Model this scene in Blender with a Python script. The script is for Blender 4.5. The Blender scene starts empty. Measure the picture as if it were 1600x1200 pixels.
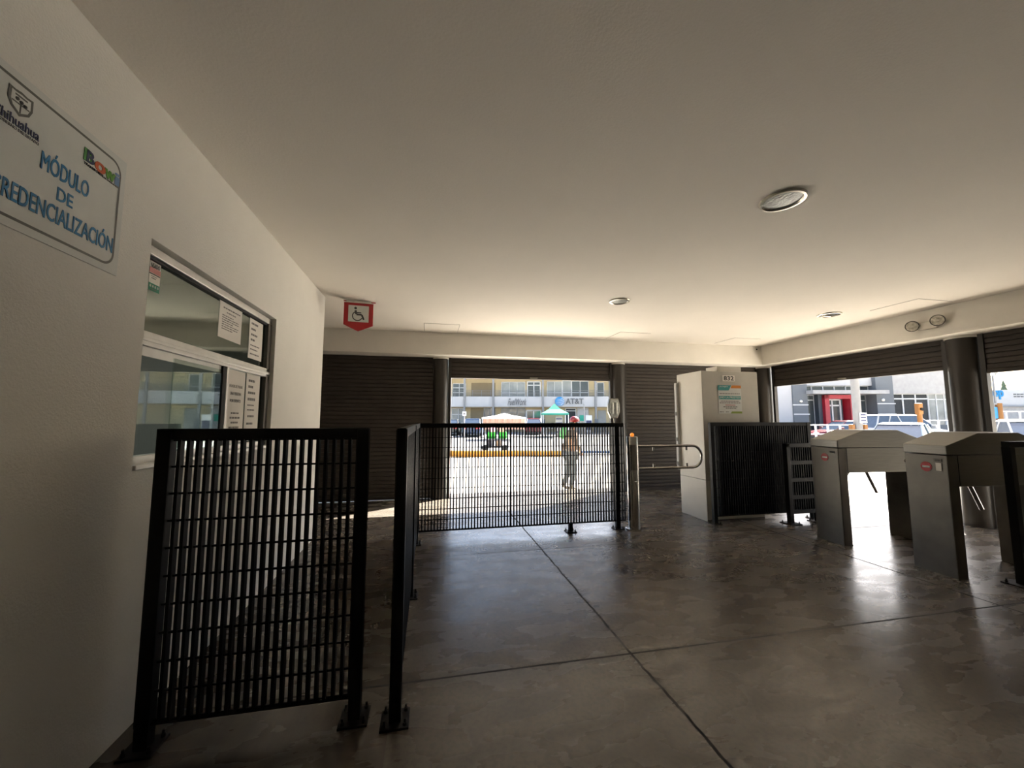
import bpy, bmesh, math, random
from mathutils import Vector, Matrix
random.seed(7)
SC = bpy.context.scene
COL = SC.collection
R = math.radians
V = Vector

# ------------------------------------------------------------------ camera
CAM_H = 1.3
PITCH = math.atan(56 / 617)
YAW = math.atan(128 / math.hypot(617, 56))
cam_d = bpy.data.cameras.new('camera')
cam_d.sensor_fit = 'HORIZONTAL'
cam_d.sensor_width = 36
cam_d.lens = 36 * 617 / 1600
cam_d.clip_start = .05
cam_d.clip_end = 500
cam = bpy.data.objects.new('camera', cam_d)
COL.objects.link(cam)
cam.location = (0, 0, CAM_H)
cam.rotation_euler = (R(90) + PITCH, 0, -YAW)
SC.camera = cam

# ------------------------------------------------------------------ light
SUN_DIR = V((-1.71, -1.15, -1.98)).normalized()        # high sun from the right, behind the far shutters
world = bpy.data.worlds.new('sky')
SC.world = world
world.use_nodes = True
wn = world.node_tree.nodes
sky = wn.new('ShaderNodeTexSky')
sky.sky_type = 'NISHITA'
sky.sun_disc = False
sky.sun_elevation = R(44)
sky.sun_rotation = math.atan2(1.71, 1.15)
sky.air_density = 1.0
sky.dust_density = 3.0
sky.ozone_density = 1.0
wn['Background'].inputs['Strength'].default_value = .36
world.node_tree.links.new(sky.outputs[0], wn['Background'].inputs['Color'])
sun_d = bpy.data.lights.new('sun', 'SUN')
sun_d.energy = 30
sun_d.angle = R(.53)
sun_d.color = (1, .95, .86)
sun = bpy.data.objects.new('sun', sun_d)
COL.objects.link(sun)
sun.rotation_euler = SUN_DIR.to_track_quat('-Z', 'Y').to_euler()
sun.location = (12, 12, 14)
SC.view_settings.view_transform = 'Standard'
SC.view_settings.look = 'None'
SC.view_settings.gamma = 1
SC.view_settings.use_curve_mapping = False
SC.view_settings.exposure = .75
SC.cycles.max_bounces = 10
SC.cycles.diffuse_bounces = 6
SC.cycles.glossy_bounces = 4
SC.cycles.transparent_max_bounces = 16
SC.cycles.sample_clamp_indirect = 6
SC.cycles.caustics_reflective = False
SC.cycles.caustics_refractive = False
SC.cycles.use_denoising = True

# ------------------------------------------------------------------ helpers
def tag(o, label=None, cat=None, group=None, kind=None):
    if label: o['label'] = label
    if cat: o['category'] = cat
    if group: o['group'] = group
    if kind: o['kind'] = kind
    return o

def empty(name, loc=(0, 0, 0), rz=0, label=None, cat=None, group=None, kind=None):
    o = bpy.data.objects.new(name, None)
    COL.objects.link(o)
    o.empty_display_size = .1
    o.location = loc
    o.rotation_euler = (0, 0, rz)
    return tag(o, label, cat, group, kind)

def copy_tree(o, parent=None):
    c = o.copy()
    COL.objects.link(c)
    if parent: c.parent = parent
    for ch in list(o.children):
        copy_tree(ch, c)
    return c

class MB:
    def __init__(s): s.v, s.f = [], []
    def add(s, vs, fs):
        n = len(s.v)
        s.v += [V(p) for p in vs]
        s.f += [[n + i for i in f] for f in fs]
        return s
    def box(s, x0, x1, y0, y1, z0, z1):
        return s.add([(x0, y0, z0), (x1, y0, z0), (x1, y1, z0), (x0, y1, z0), (x0, y0, z1), (x1, y0, z1), (x1, y1, z1), (x0, y1, z1)],
                     [(0, 3, 2, 1), (4, 5, 6, 7), (0, 1, 5, 4), (1, 2, 6, 5), (2, 3, 7, 6), (3, 0, 4, 7)])
    def hexa(s, lo, hi):
        "two quads (bottom, top), counter-clockwise from above"
        return s.add(list(lo) + list(hi), [(3, 2, 1, 0), (4, 5, 6, 7), (0, 1, 5, 4), (1, 2, 6, 5), (2, 3, 7, 6), (3, 0, 4, 7)])
    def tube(s, pts, r, n=10, r1=None):
        pts = [V(p) for p in pts]
        m = len(pts)
        rings = []
        for i, p in enumerate(pts):
            t = (pts[min(i + 1, m - 1)] - pts[max(i - 1, 0)]).normalized()
            a = t.orthogonal() if i == 0 else prev - t * prev.dot(t)
            a.normalize(); prev = a
            b = t.cross(a)
            rr = r if r1 is None else r + (r1 - r) * i / (m - 1)
            rings.append([p + (a * math.cos(2 * math.pi * k / n) + b * math.sin(2 * math.pi * k / n)) * rr for k in range(n)])
        vs = [q for ring in rings for q in ring]
        fs = [(i * n + k, i * n + (k + 1) % n, (i + 1) * n + (k + 1) % n, (i + 1) * n + k) for i in range(m - 1) for k in range(n)]
        fs += [tuple(range(n - 1, -1, -1)), tuple((m - 1) * n + k for k in range(n))]
        return s.add(vs, fs)
    def lathe(s, prof, c=(0, 0, 0), n=32, cap=True):
        c = V(c)
        vs = [c + V((r * math.cos(2 * math.pi * k / n), r * math.sin(2 * math.pi * k / n), z)) for r, z in prof for k in range(n)]
        m = len(prof)
        fs = [(i * n + k, i * n + (k + 1) % n, (i + 1) * n + (k + 1) % n, (i + 1) * n + k) for i in range(m - 1) for k in range(n)]
        if cap: fs += [tuple(range(n - 1, -1, -1)), tuple((m - 1) * n + k for k in range(n))]
        return s.add(vs, fs)
    def prism(s, poly, w, axis='y', at=0.):
        "poly: 2-D points; extruded by w along the axis, starting at `at`"
        n = len(poly)
        def P(a, b, t): return {'y': (a, t, b), 'x': (t, a, b), 'z': (a, b, t)}[axis]
        vs = [P(a, b, at) for a, b in poly] + [P(a, b, at + w) for a, b in poly]
        fs = [tuple(range(n)), tuple(range(2 * n - 1, n - 1, -1))] + [((i + 1) % n, i, n + i, n + (i + 1) % n) for i in range(n)]
        return s.add(vs, fs)
    def sphere(s, c, r, n=12, sz=1.):
        c = V(c); vs = []; fs = []
        m = n // 2
        for i in range(1, m):
            th = math.pi * i / m
            for k in range(n):
                ph = 2 * math.pi * k / n
                vs.append(c + V((math.sin(th) * math.cos(ph), math.sin(th) * math.sin(ph), math.cos(th) * sz)) * r)
        top = len(vs); vs.append(c + V((0, 0, r * sz))); vs.append(c - V((0, 0, r * sz)))
        for i in range(m - 2):
            for k in range(n):
                fs.append((i * n + k, (i + 1) * n + k, (i + 1) * n + (k + 1) % n, i * n + (k + 1) % n))
        for k in range(n):
            fs.append((top, k, (k + 1) % n))
            fs.append((top + 1, (m - 2) * n + (k + 1) % n, (m - 2) * n + k))
        return s.add(vs, fs)
    def xf(s, M, start=0):
        for i in range(start, len(s.v)): s.v[i] = M @ s.v[i]
        return s
    def build(s, name, mat=None, parent=None, bevel=0, smooth=False, seg=2, **k):
        me = bpy.data.meshes.new(name)
        me.from_pydata([tuple(p) for p in s.v], [], s.f)
        bm = bmesh.new(); bm.from_mesh(me)
        bmesh.ops.recalc_face_normals(bm, faces=bm.faces)
        bm.to_mesh(me); bm.free()
        o = bpy.data.objects.new(name, me)
        COL.objects.link(o)
        if mat: me.materials.append(mat)
        if parent: o.parent = parent
        if smooth:
            for p in me.polygons: p.use_smooth = True
            try: me.set_sharp_from_angle(angle=R(40))
            except Exception: pass
        if bevel:
            b = o.modifiers.new('bevel', 'BEVEL'); b.width = bevel; b.segments = seg; b.limit_method = 'ANGLE'; b.angle_limit = R(35)
        return tag(o, **k)

def box(name, mat, parent, x0, x1, y0, y1, z0, z1, bevel=0, **k):
    return MB().box(x0, x1, y0, y1, z0, z1).build(name, mat, parent, bevel, **k)

# lettering: a font curve turned to mesh, scaled into a box, then placed by origin + right/up directions
def lettering(name, body, w, h, origin, right, up, mat, parent, bold=0., shear=0., depth=.002, align='C', mesh_only=False):
    cu = bpy.data.curves.new('tmp', 'FONT')
    cu.body = body; cu.size = 1; cu.extrude = .001; cu.resolution_u = 3; cu.shear = shear
    ob = bpy.data.objects.new('tmp', cu); COL.objects.link(ob)
    dg = bpy.context.evaluated_depsgraph_get(); dg.update()
    me = bpy.data.meshes.new_from_object(ob.evaluated_get(dg), depsgraph=dg)
    bpy.data.objects.remove(ob); bpy.data.curves.remove(cu)
    xs = [v.co.x for v in me.vertices]; ys = [v.co.y for v in me.vertices]; zs = [v.co.z for v in me.vertices]
    x0, x1, y0, y1, zm = min(xs), max(xs), min(ys), max(ys), max(zs)
    if h is None: h = (y1 - y0) / (x1 - x0) * w
    if w is None: w = (x1 - x0) / (y1 - y0) * h
    right = V(right).normalized(); up = V(up).normalized(); nrm = right.cross(up); origin = V(origin)
    off = {'C': -.5, 'L': 0, 'R': -1}[align] * w
    for v in me.vertices:
        a = (v.co.x - x0) / (x1 - x0) * w + off
        b = (v.co.y - y0) / (y1 - y0) * h - h / 2
        c = depth if v.co.z > 0 else 0
        v.co = origin + right * a + up * b + nrm * c
    if bold:
        bx, by = bold * w / (x1 - x0), bold * h / (y1 - y0) * .7
        bm = bmesh.new()
        for kz, (sx, sy) in enumerate(((0, 0), (1, 0), (-1, 0), (.7, .7), (-.7, .7), (.7, -.7), (-.7, -.7))):
            t = me.copy(); sh = right * (bx * sx) + up * (by * sy) + nrm * (depth * .06 * kz)
            for v in t.vertices: v.co += sh
            bm.from_mesh(t); bpy.data.meshes.remove(t)
        bm.to_mesh(me); bm.free()
    me.name = name
    o = bpy.data.objects.new(name, me); COL.objects.link(o)
    me.materials.clear(); me.materials.append(mat)
    if parent: o.parent = parent
    return o

# ------------------------------------------------------------------ materials
def mat(name, col, rough=.6, metal=0., var=.0, scale=6., bump=0., bscale=40., rvar=0., spec=.5, stretch=None, emit=0.):
    m = bpy.data.materials.new(name); m.use_nodes = True
    nt = m.node_tree; N = nt.nodes; L = nt.links
    b = N['Principled BSDF']
    b.inputs['Base Color'].default_value = (*col, 1)
    b.inputs['Roughness'].default_value = rough
    b.inputs['Metallic'].default_value = metal
    b.inputs['Specular IOR Level'].default_value = spec
    if emit:
        b.inputs['Emission Color'].default_value = (*col, 1); b.inputs['Emission Strength'].default_value = emit
    if var or bump or rvar:
        tc = N.new('ShaderNodeTexCoord'); mp = N.new('ShaderNodeMapping')
        if stretch: mp.inputs['Scale'].default_value = stretch
        L.new(tc.outputs['Object'], mp.inputs['Vector'])
        n = N.new('ShaderNodeTexNoise'); n.inputs['Scale'].default_value = scale; n.inputs['Detail'].default_value = 6
        L.new(mp.outputs[0], n.inputs['Vector'])
        if var:
            r = N.new('ShaderNodeValToRGB'); e = r.color_ramp.elements
            e[0].position = .3; e[1].position = .7
            e[0].color = (*[c * (1 - var) for c in col], 1); e[1].color = (*[min(1, c * (1 + var)) for c in col], 1)
            L.new(n.outputs[0], r.inputs[0]); L.new(r.outputs[0], b.inputs['Base Color'])
        if rvar:
            mr = N.new('ShaderNodeMapRange'); mr.inputs[3].default_value = rough - rvar; mr.inputs[4].default_value = rough + rvar
            mr.inputs[1].default_value = .3; mr.inputs[2].default_value = .7
            L.new(n.outputs[0], mr.inputs[0]); L.new(mr.outputs[0], b.inputs['Roughness'])
        if bump:
            n2 = N.new('ShaderNodeTexNoise'); n2.inputs['Scale'].default_value = bscale; n2.inputs['Detail'].default_value = 4
            L.new(mp.outputs[0], n2.inputs['Vector'])
            bp = N.new('ShaderNodeBump'); bp.inputs['Strength'].default_value = bump; bp.inputs['Distance'].default_value = .01
            L.new(n2.outputs[0], bp.inputs['Height']); L.new(bp.outputs[0], b.inputs['Normal'])
    return m

def glass_mat(name, tint, ior=1.5, trans=.8, rough=.02):
    "tinted pane: mirror by Fresnel, the rest passes through"
    m = bpy.data.materials.new(name); m.use_nodes = True
    nt = m.node_tree; N = nt.nodes; L = nt.links
    N.remove(N['Principled BSDF'])
    out = N['Material Output']
    fr = N.new('ShaderNodeFresnel'); fr.inputs['IOR'].default_value = ior
    tr = N.new('ShaderNodeBsdfTransparent'); tr.inputs[0].default_value = (*[t * trans for t in tint], 1)
    gl = N.new('ShaderNodeBsdfGlossy'); gl.inputs['Roughness'].default_value = rough; gl.inputs[0].default_value = (.86, .95, .89, 1)
    mx = N.new('ShaderNodeMixShader')
    geo = N.new('ShaderNodeNewGeometry'); inv = N.new('ShaderNodeMath'); inv.operation = 'SUBTRACT'; inv.inputs[0].default_value = 1
    mul = N.new('ShaderNodeMath'); mul.operation = 'MULTIPLY'
    L.new(geo.outputs['Backfacing'], inv.inputs[1]); L.new(inv.outputs[0], mul.inputs[0]); L.new(fr.outputs[0], mul.inputs[1])   # only the outer face mirrors
    L.new(mul.outputs[0], mx.inputs[0]); L.new(tr.outputs[0], mx.inputs[1]); L.new(gl.outputs[0], mx.inputs[2])
    L.new(mx.outputs[0], out.inputs[0])
    return m

def floor_mat():
    m = bpy.data.materials.new('polished_concrete'); m.use_nodes = True
    nt = m.node_tree; N = nt.nodes; L = nt.links; b = N['Principled BSDF']
    tc = N.new('ShaderNodeTexCoord')
    sx = N.new('ShaderNodeSeparateXYZ'); L.new(tc.outputs['Object'], sx.inputs[0])
    def noise(scale, detail=6, vec=None, dist=0.):
        n = N.new('ShaderNodeTexNoise'); n.inputs['Scale'].default_value = scale; n.inputs['Detail'].default_value = detail
        n.inputs['Distortion'].default_value = dist
        L.new(vec or tc.outputs['Object'], n.inputs['Vector']); return n.outputs[0]
    def math_(op, a, c=None, d=None):
        k = N.new('ShaderNodeMath'); k.operation = op
        for i, q in enumerate((a, c, d)):
            if q is None: continue
            if isinstance(q, (int, float)): k.inputs[i].default_value = q
            else: L.new(q, k.inputs[i])
        return k.outputs[0]
    def ramp(v, stops):
        r = N.new('ShaderNodeValToRGB'); e = r.color_ramp.elements
        while len(e) < len(stops): e.new(.5)
        for k, (p, c) in enumerate(stops): e[k].position = p; e[k].color = (*c, 1)
        L.new(v, r.inputs[0]); return r.outputs[0]
    def mix(f, a, c, mode='MIX'):
        k = N.new('ShaderNodeMixRGB'); k.blend_type = mode
        for i, q in enumerate((f, a, c)):
            if isinstance(q, (int, float)): k.inputs[i].default_value = q
            elif isinstance(q, tuple): k.inputs[i].default_value = (*q, 1)
            else: L.new(q, k.inputs[i])
        return k.outputs[0]
    big = noise(1.1, 7, dist=.6)
    fine = noise(44, 4)
    col = ramp(big, [(.3, (.082, .066, .050)), (.5, (.118, .102, .083)), (.72, (.165, .145, .12))])
    col = mix(ramp(fine, [(.46, (0, 0, 0)), (.60, (.5, .5, .5))]), col, (.06, .052, .045))
    # worn brown coating with lengthwise streaks left of the side fence
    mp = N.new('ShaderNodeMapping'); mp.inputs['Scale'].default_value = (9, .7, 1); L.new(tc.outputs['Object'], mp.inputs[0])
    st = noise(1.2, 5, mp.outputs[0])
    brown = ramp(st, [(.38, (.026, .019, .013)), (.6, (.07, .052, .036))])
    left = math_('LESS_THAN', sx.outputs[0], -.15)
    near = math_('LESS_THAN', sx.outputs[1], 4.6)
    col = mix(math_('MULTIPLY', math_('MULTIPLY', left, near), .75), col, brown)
    # pale scuffs and drips of dried paint by the far fence
    sc = noise(3.2, 9, dist=2.5)
    scm = ramp(sc, [(.655, (0, 0, 0)), (.69, (1, 1, 1))])
    inb = math_('MULTIPLY', math_('MULTIPLY', math_('GREATER_THAN', sx.outputs[0], .4), math_('LESS_THAN', sx.outputs[0], 2.0)),
                math_('MULTIPLY', math_('GREATER_THAN', sx.outputs[1], 2.9), math_('LESS_THAN', sx.outputs[1], 4.0)))
    col = mix(math_('MULTIPLY', scm, inb), col, (.22, .215, .20))
    # saw-cut joints
    wob = noise(2.2, 3); wob2 = noise(14, 3)
    wv = math_('ADD', math_('MULTIPLY', math_('SUBTRACT', wob, .5), .035), math_('MULTIPLY', math_('SUBTRACT', wob2, .5), .014))
    j = None
    for ax, p, w, k in ((0, 1.125, .0075, 1.), (0, 3.95, .008, .4), (1, 2.15, .0065, .15), (1, 3.97, .006, .15), (1, .33, .0065, .15), (1, 5.78, .009, .15), (0, 6.6, .008, .3)):
        d = math_('ABSOLUTE', math_('ADD', math_('SUBTRACT', sx.outputs[ax], p), math_('MULTIPLY', wv, k)))
        h = math_('LESS_THAN', d, w)
        j = h if j is None else math_('MAXIMUM', j, h)
    col = mix(math_('MULTIPLY', j, .95), col, (.012, .01, .008))
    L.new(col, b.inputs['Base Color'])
    mp2 = N.new('ShaderNodeMapping'); mp2.inputs['Scale'].default_value = (1, 2.2, 1); mp2.inputs['Rotation'].default_value = (0, 0, .5); L.new(tc.outputs['Object'], mp2.inputs[0])
    rn = noise(3.4, 9, mp2.outputs[0], .3)
    rr = N.new('ShaderNodeMapRange'); rr.inputs[1].default_value = .3; rr.inputs[2].default_value = .7; rr.inputs[3].default_value = .20; rr.inputs[4].default_value = .34
    L.new(rn, rr.inputs[0]); L.new(math_('MAXIMUM', rr.outputs[0], math_('MULTIPLY', j, .9)), b.inputs['Roughness'])
    hb = math_('SUBTRACT', math_('ADD', math_('MULTIPLY', noise(12, 3, mp2.outputs[0], .2), .5), math_('MULTIPLY', fine, .3)), math_('MULTIPLY', j, 1.5))
    bp = N.new('ShaderNodeBump'); bp.inputs['Strength'].default_value = .07; bp.inputs['Distance'].default_value = .006
    L.new(hb, bp.inputs['Height']); L.new(bp.outputs[0], b.inputs['Normal'])
    b.inputs['Specular IOR Level'].default_value = .5
    return m

M = dict(
    floor=floor_mat(),
    plaster=mat('cream_plaster', (.73, .71, .66), .85, var=.03, scale=2.5, bump=.25, bscale=120),
    ceil=mat('white_ceiling_paint', (.80, .76, .70), .9, var=.02, scale=1.5, bump=.12, bscale=90),
    beam=mat('white_beam_paint', (.74, .71, .65), .85, var=.04, scale=3, bump=.15, bscale=60),
    black=mat('black_painted_steel', (.005, .005, .005), .5, var=.2, scale=20, spec=.14),
    blackw=mat('worn_black_steel', (.007, .0068, .0065), .5, var=.35, scale=14, spec=.22),
    shutter=mat('brown_shutter_steel', (.044, .036, .030), .55, var=.14, scale=5, metal=.0, spec=.2),
    column=mat('dark_brown_column_paint', (.028, .024, .020), .36, spec=.35, var=.1, scale=4),
    steel=mat('brushed_stainless_steel', (.23, .218, .195), .42, metal=1., var=.10, scale=7, bump=.06, bscale=60, stretch=(1, 1, 14), rvar=.06),
    steel_leg=mat('stained_stainless_steel', (.15, .137, .118), .45, metal=.8, var=.22, scale=5, rvar=.08),
    chrome=mat('polished_steel', (.42, .40, .37), .22, metal=1., var=.04, scale=9),
    cab=mat('cream_enamelled_steel', (.49, .465, .41), .55, var=.05, scale=4, bump=.08, bscale=70),
    cabdark=mat('cabinet_plinth', (.05, .045, .04), .6, var=.1),
    alu=mat('dull_aluminium', (.66, .64, .60), .42, metal=.35, var=.08, scale=12),
    bronze=mat('dark_aluminium_jamb', (.10, .09, .075), .45, metal=.3, var=.1),
    room=mat('dim_booth_wall', (.34, .36, .35), .9, var=.06),
    paper=mat('white_paper', (.80, .76, .70), .8, var=.03, scale=8),
    ink=mat('grey_print', (.16, .15, .14), .8, var=.05),
    inkd=mat('black_print', (.03, .03, .03), .8, var=.05),
    signw=mat('white_sign_sheet', (.62, .63, .60), .5, var=.03, scale=14),
    signb=mat('dark_grey_border_print', (.12, .115, .105), .55, var=.05),
    blue=mat('sky_blue_print', (.025, .17, .36), .55, var=.05),
    navy=mat('navy_print', (.03, .035, .09), .55, var=.05),
    green=mat('green_print', (.06, .21, .05), .55, var=.05),
    lime=mat('leaf_green_print', (.10, .28, .03), .55, var=.05),
    orange=mat('orange_red_print', (.50, .10, .03), .55, var=.05),
    skyb=mat('pale_blue_print', (.16, .26, .45), .55, var=.05),
    red=mat('red_sign_plastic', (.36, .006, .010), .4, var=.05),
    pinkp=mat('pink_print', (.55, .22, .20), .6, var=.05),
    tealp=mat('teal_print', (.03, .26, .25), .6, var=.05),
    tealg=mat('green_sticker_print', (.03, .22, .13), .6, var=.05),
    orangep=mat('orange_print', (.65, .22, .02), .6, var=.05),
    olivep=mat('olive_green_print', (.22, .30, .04), .6, var=.05),
    lens=mat('ribbed_lamp_glass', (.26, .275, .26), .38, var=.35, scale=28, bump=.4, bscale=60),
    lampchrome=mat('faceted_lamp_lens', (.62, .59, .50), .2, metal=.25, var=.45, scale=30, bump=.5, bscale=60),
    void=mat('dark_opening', (.01, .01, .01), .8, var=.1),
    nickel=mat('satin_nickel_ring', (.60, .57, .50), .32, metal=.8, var=.05),
    amber=mat('amber_lamp', (1., .28, .03), .3, var=.02, emit=.5),
    clear=glass_mat('clear_window_glass', (.90, .94, .92), 2.1, .98),
    film=glass_mat('grey_filmed_glass', (.62, .66, .62), 2.3, .8, .05),
    # outdoors
    plaza=mat('pale_plaza_concrete', (.80, .74, .64), .85, var=.06, scale=.8, bump=.2, bscale=8),
    asphalt=mat('worn_street_asphalt', (.27, .265, .26), .85, var=.10, scale=.8, bump=.2, bscale=8),
    slab=mat('roof_concrete', (.45, .43, .4), .9, var=.05),
    white=mat('white_render', (.44, .435, .43), .8, var=.03, scale=1.2),
    cream=mat('cream_facade', (.42, .34, .20), .85, var=.05, scale=1.),
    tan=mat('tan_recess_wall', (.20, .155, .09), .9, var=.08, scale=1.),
    grey=mat('mid_grey_render', (.13, .14, .15), .85, var=.06, scale=1.4),
    greyd=mat('dark_grey_cladding', (.05, .06, .072), .6, var=.06),
    conc=mat('pale_concrete', (.34, .33, .32), .85, var=.08, scale=3),
    polec=mat('grey_pole_concrete', (.20, .195, .19), .85, var=.08, scale=3),
    oglass=mat('street_window_glass', (.05, .058, .06), .1, var=.3, scale=.7, spec=.8),
    oglassl=mat('pale_curtained_glass', (.24, .25, .24), .12, var=.25, scale=.9, spec=.7),
    odark=mat('dim_shop_interior', (.015, .018, .02), .7, var=.2),
    wframe=mat('white_window_frame', (.55, .55, .55), .5, var=.02),
    gframe=mat('grey_window_frame', (.2, .2, .2), .5, var=.04),
    redf=mat('red_portal_cladding', (.34, .012, .025), .45, var=.05),
    signblue=mat('bright_blue_logo', (.01, .2, .45), .4, var=.03),
    greyl=mat('grey_sign_letters', (.10, .103, .105), .5, var=.04),
    teal=mat('teal_canopy_fabric', (.018, .22, .155), .8, var=.05, scale=3),
    tarp=mat('white_tarpaulin', (.55, .54, .53), .85, var=.05, scale=2),
    peach=mat('peach_cloth', (.55, .33, .24), .85, var=.06, scale=2),
    yellow=mat('yellow_curb_paint', (.30, .135, .008), .7, var=.12, scale=4),
    bluec=mat('blue_curb_paint', (.04, .10, .22), .7, var=.1, scale=4),
    orangepost=mat('orange_post_paint', (.20, .075, .005), .55, var=.06),
    brightgreen=mat('bright_green_plastic', (.01, .34, .02), .5, var=.06),
    crate=mat('dark_crate_plastic', (.05, .045, .055), .6, var=.15),
    carton=mat('tan_cardboard', (.50, .32, .18), .85, var=.08),
    pink=mat('pink_cloth', (.70, .32, .36), .8, var=.06),
    tyre=mat('black_rubber', (.015, .015, .016), .8, var=.1),
    carglass=mat('car_window_glass', (.03, .045, .07), .04, var=.1, spec=1.),
    cwhite=mat('white_car_paint', (.36, .37, .38), .22, var=.02),
    csilver=mat('pale_blue_car_paint', (.14, .18, .21), .2, metal=.35, var=.03),
    cblue=mat('navy_car_paint', (.015, .035, .08), .2, var=.03),
    cblack=mat('black_car_paint', (.015, .02, .022), .2, var=.05),
    cred=mat('maroon_car_paint', (.09, .008, .014), .2, var=.03),
    lampred=mat('tail_lamp_red', (.5, .03, .03), .25, var=.04),
    lampclear=mat('head_lamp_glass', (.7, .72, .74), .12, var=.04),
    leaf=mat('dark_conifer_leaf', (.07, .10, .06), .85, var=.3, scale=6),
    skin=mat('tan_skin', (.40, .22, .14), .6, var=.06, scale=12),
    hat=mat('glossy_red_cap', (.13, .002, .003), .35, var=.03),
    shirt=mat('brown_check_shirt', (.11, .078, .058), .9, var=.4, scale=26),
    vest=mat('pale_shirt_hem', (.26, .23, .20), .9, var=.06),
    jeans=mat('washed_grey_denim', (.055, .07, .082), .9, var=.2, scale=14),
    boot=mat('brown_boot_leather', (.06, .05, .035), .7, var=.2),
    bagg=mat('green_cloth_bundle', (.10, .42, .13), .85, var=.15, scale=12),
    hair=mat('black_hair', (.01, .009, .008), .7, var=.1),
)

# ------------------------------------------------------------------ the station shell (setting)
XL = -1.23          # ticket booth wall
YB, XR = 6.5, 6.33  # inner faces of the perimeter beams
ZC, ZB = 2.73, 2.365
def S(name, mb, m, **k): return mb.build(name, m, kind='structure', **k)

S('floor', MB().box(-4.4, 7.25, -3.4, 7.2, -.35, 0), M['floor'])
S('ceiling', MB().box(-4.4, 7.0, -3.4, 7.15, ZC, 3.05), M['ceil'])
# booth wall with its window opening
WY0, WY1, WZ0, WZ1 = 1.985, 3.45, 1.085, 2.108
mb = MB()
mb.box(XL - .15, XL, -3.3, WY0, 0, ZC); mb.box(XL - .15, XL, WY1, 4.87, 0, ZC)
mb.box(XL - .15, XL, WY0, WY1, 0, WZ0); mb.box(XL - .15, XL, WY0, WY1, WZ1, ZC)
S('wall_left', mb, M['plaster'])
S('wall_booth_end', MB().box(-4.3, XL - .15, 4.72, 4.87, 0, ZC), M['plaster'])
S('wall_far_left', MB().box(-4.4, -4.25, -3.3, 7.0, 0, ZC), M['room'])
S('wall_rear', MB().box(-4.3, 6.9, -3.4, -3.25, 0, ZC), M['plaster'])
S('wall_right', MB().box(6.6, 6.8, -3.25, 2.72, 0, ZC), M['plaster'])
S('trim_1', MB().box(-4.25, 6.95, YB, 7.0, ZB, ZC), M['beam'], bevel=.004)
S('trim_2', MB().box(XR, 6.95, -3.25, YB, ZB, ZC), M['beam'], bevel=.004)

# booth window
win = empty('window_1', (XL, WY0, WZ0), kind='structure')
def wbox(name, m, x0, x1, y0, y1, z0, z1, bevel=0): return box(name, m, win, x0, x1, y0 - WY0, y1 - WY0, z0 - WZ0, z1 - WZ0, bevel)
fx0, fx1 = -.085, -.03
mb = MB()
for b_ in ((fx0, fx1, 0, WY1 - WY0, 2.055 - WZ0, WZ1 - WZ0 - .012), (fx0, fx1, 0, WY1 - WY0, 1.635 - WZ0, 1.70 - WZ0),
           (fx0, fx1, 0, WY1 - WY0, .02, .055), (fx0, fx1, 0, .02, .02, 1.0)):
    mb.box(*b_)
mb.box(fx0 + .01, fx1 + .006, 0, WY1 - WY0, 1.655 - WZ0, 1.672 - WZ0)
mb.build('window_frame', M['alu'], win, .003)
mb = MB(); mb.box(fx0, fx1, WY1 - WY0 - .06, WY1 - WY0, .02, 1.0); mb.build('window_jamb', M['bronze'], win, .003)
mb = MB(); mb.box(fx0 + .005, fx1 - .004, .815, .84, .055, .55); mb.build('window_mullion', M['alu'], win, .002)
mb = MB(); mb.box(fx0 + .005, fx1 - .006, .77, .815, .055, .55); mb.build('mullion_gasket', M['void'], win, .002)
wbox('window_head_seal', M['void'], -.075, -.04, WY0 + .02, WY1 - .06, 2.040, 2.055)
wbox('window_sill', M['alu'], -.12, .012, WY0, WY1, WZ0 - .0, WZ0 + .022, .004)
wbox('window_glass', M['film'], -.062, -.056, WY0 + .02, WY1 - .06, 1.70, 2.055)
wbox('window_glass', M['clear'], -.062, -.056, WY0 + .02, WY0 + .80, WZ0 + .055, 1.60)
wbox('window_glass', M['clear'], -.048, -.042, WY0 + .30, WY0 + .80, WZ0 + .055, 1.61)
wbox('window_glass', M['film'], -.062, -.056, WY0 + .84, WY1 - .06, WZ0 + .055, 1.635)
mb = MB(); mb.box(-.055, -.049, .02, .80, 1.59 - WZ0, 1.635 - WZ0); mb.build('window_track', M['alu'], win, .002)
# counter inside the booth
ct = box('service_counter', M['conc'], None, XL - .75, XL - .17, WY0 - .1, WY1 + .3, 0, 1.02, .01,
         label='grey service counter inside the booth behind the ticket window', cat='counter')

e = empty('booth_fill_lamp', (-2.6, 2.4, ZC), label='added flat lamp, out of sight, brightening the booth interior behind the window', cat='ceiling light')  # unseen lamp, added to brighten the booth interior behind the glass
MB().box(-.15, .15, -.6, .6, -.06, -.001).build('fill_lamp_housing', M['alu'], e, .01)
MB().box(-.12, .12, -.56, .56, -.068, -.06).build('fill_lamp_diffuser', M['signw'], e)
bl = bpy.data.lights.new('booth_fill_light', 'AREA'); bl.shape = 'RECTANGLE'; bl.size = .24; bl.size_y = 1.1; bl.energy = 7; bl.color = (.95, 1, .96)  # added fill light for what shows through the booth window
bo = bpy.data.objects.new('booth_fill_light', bl); COL.objects.link(bo); bo.parent = e; bo.location = (0, 0, -.075)

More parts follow.
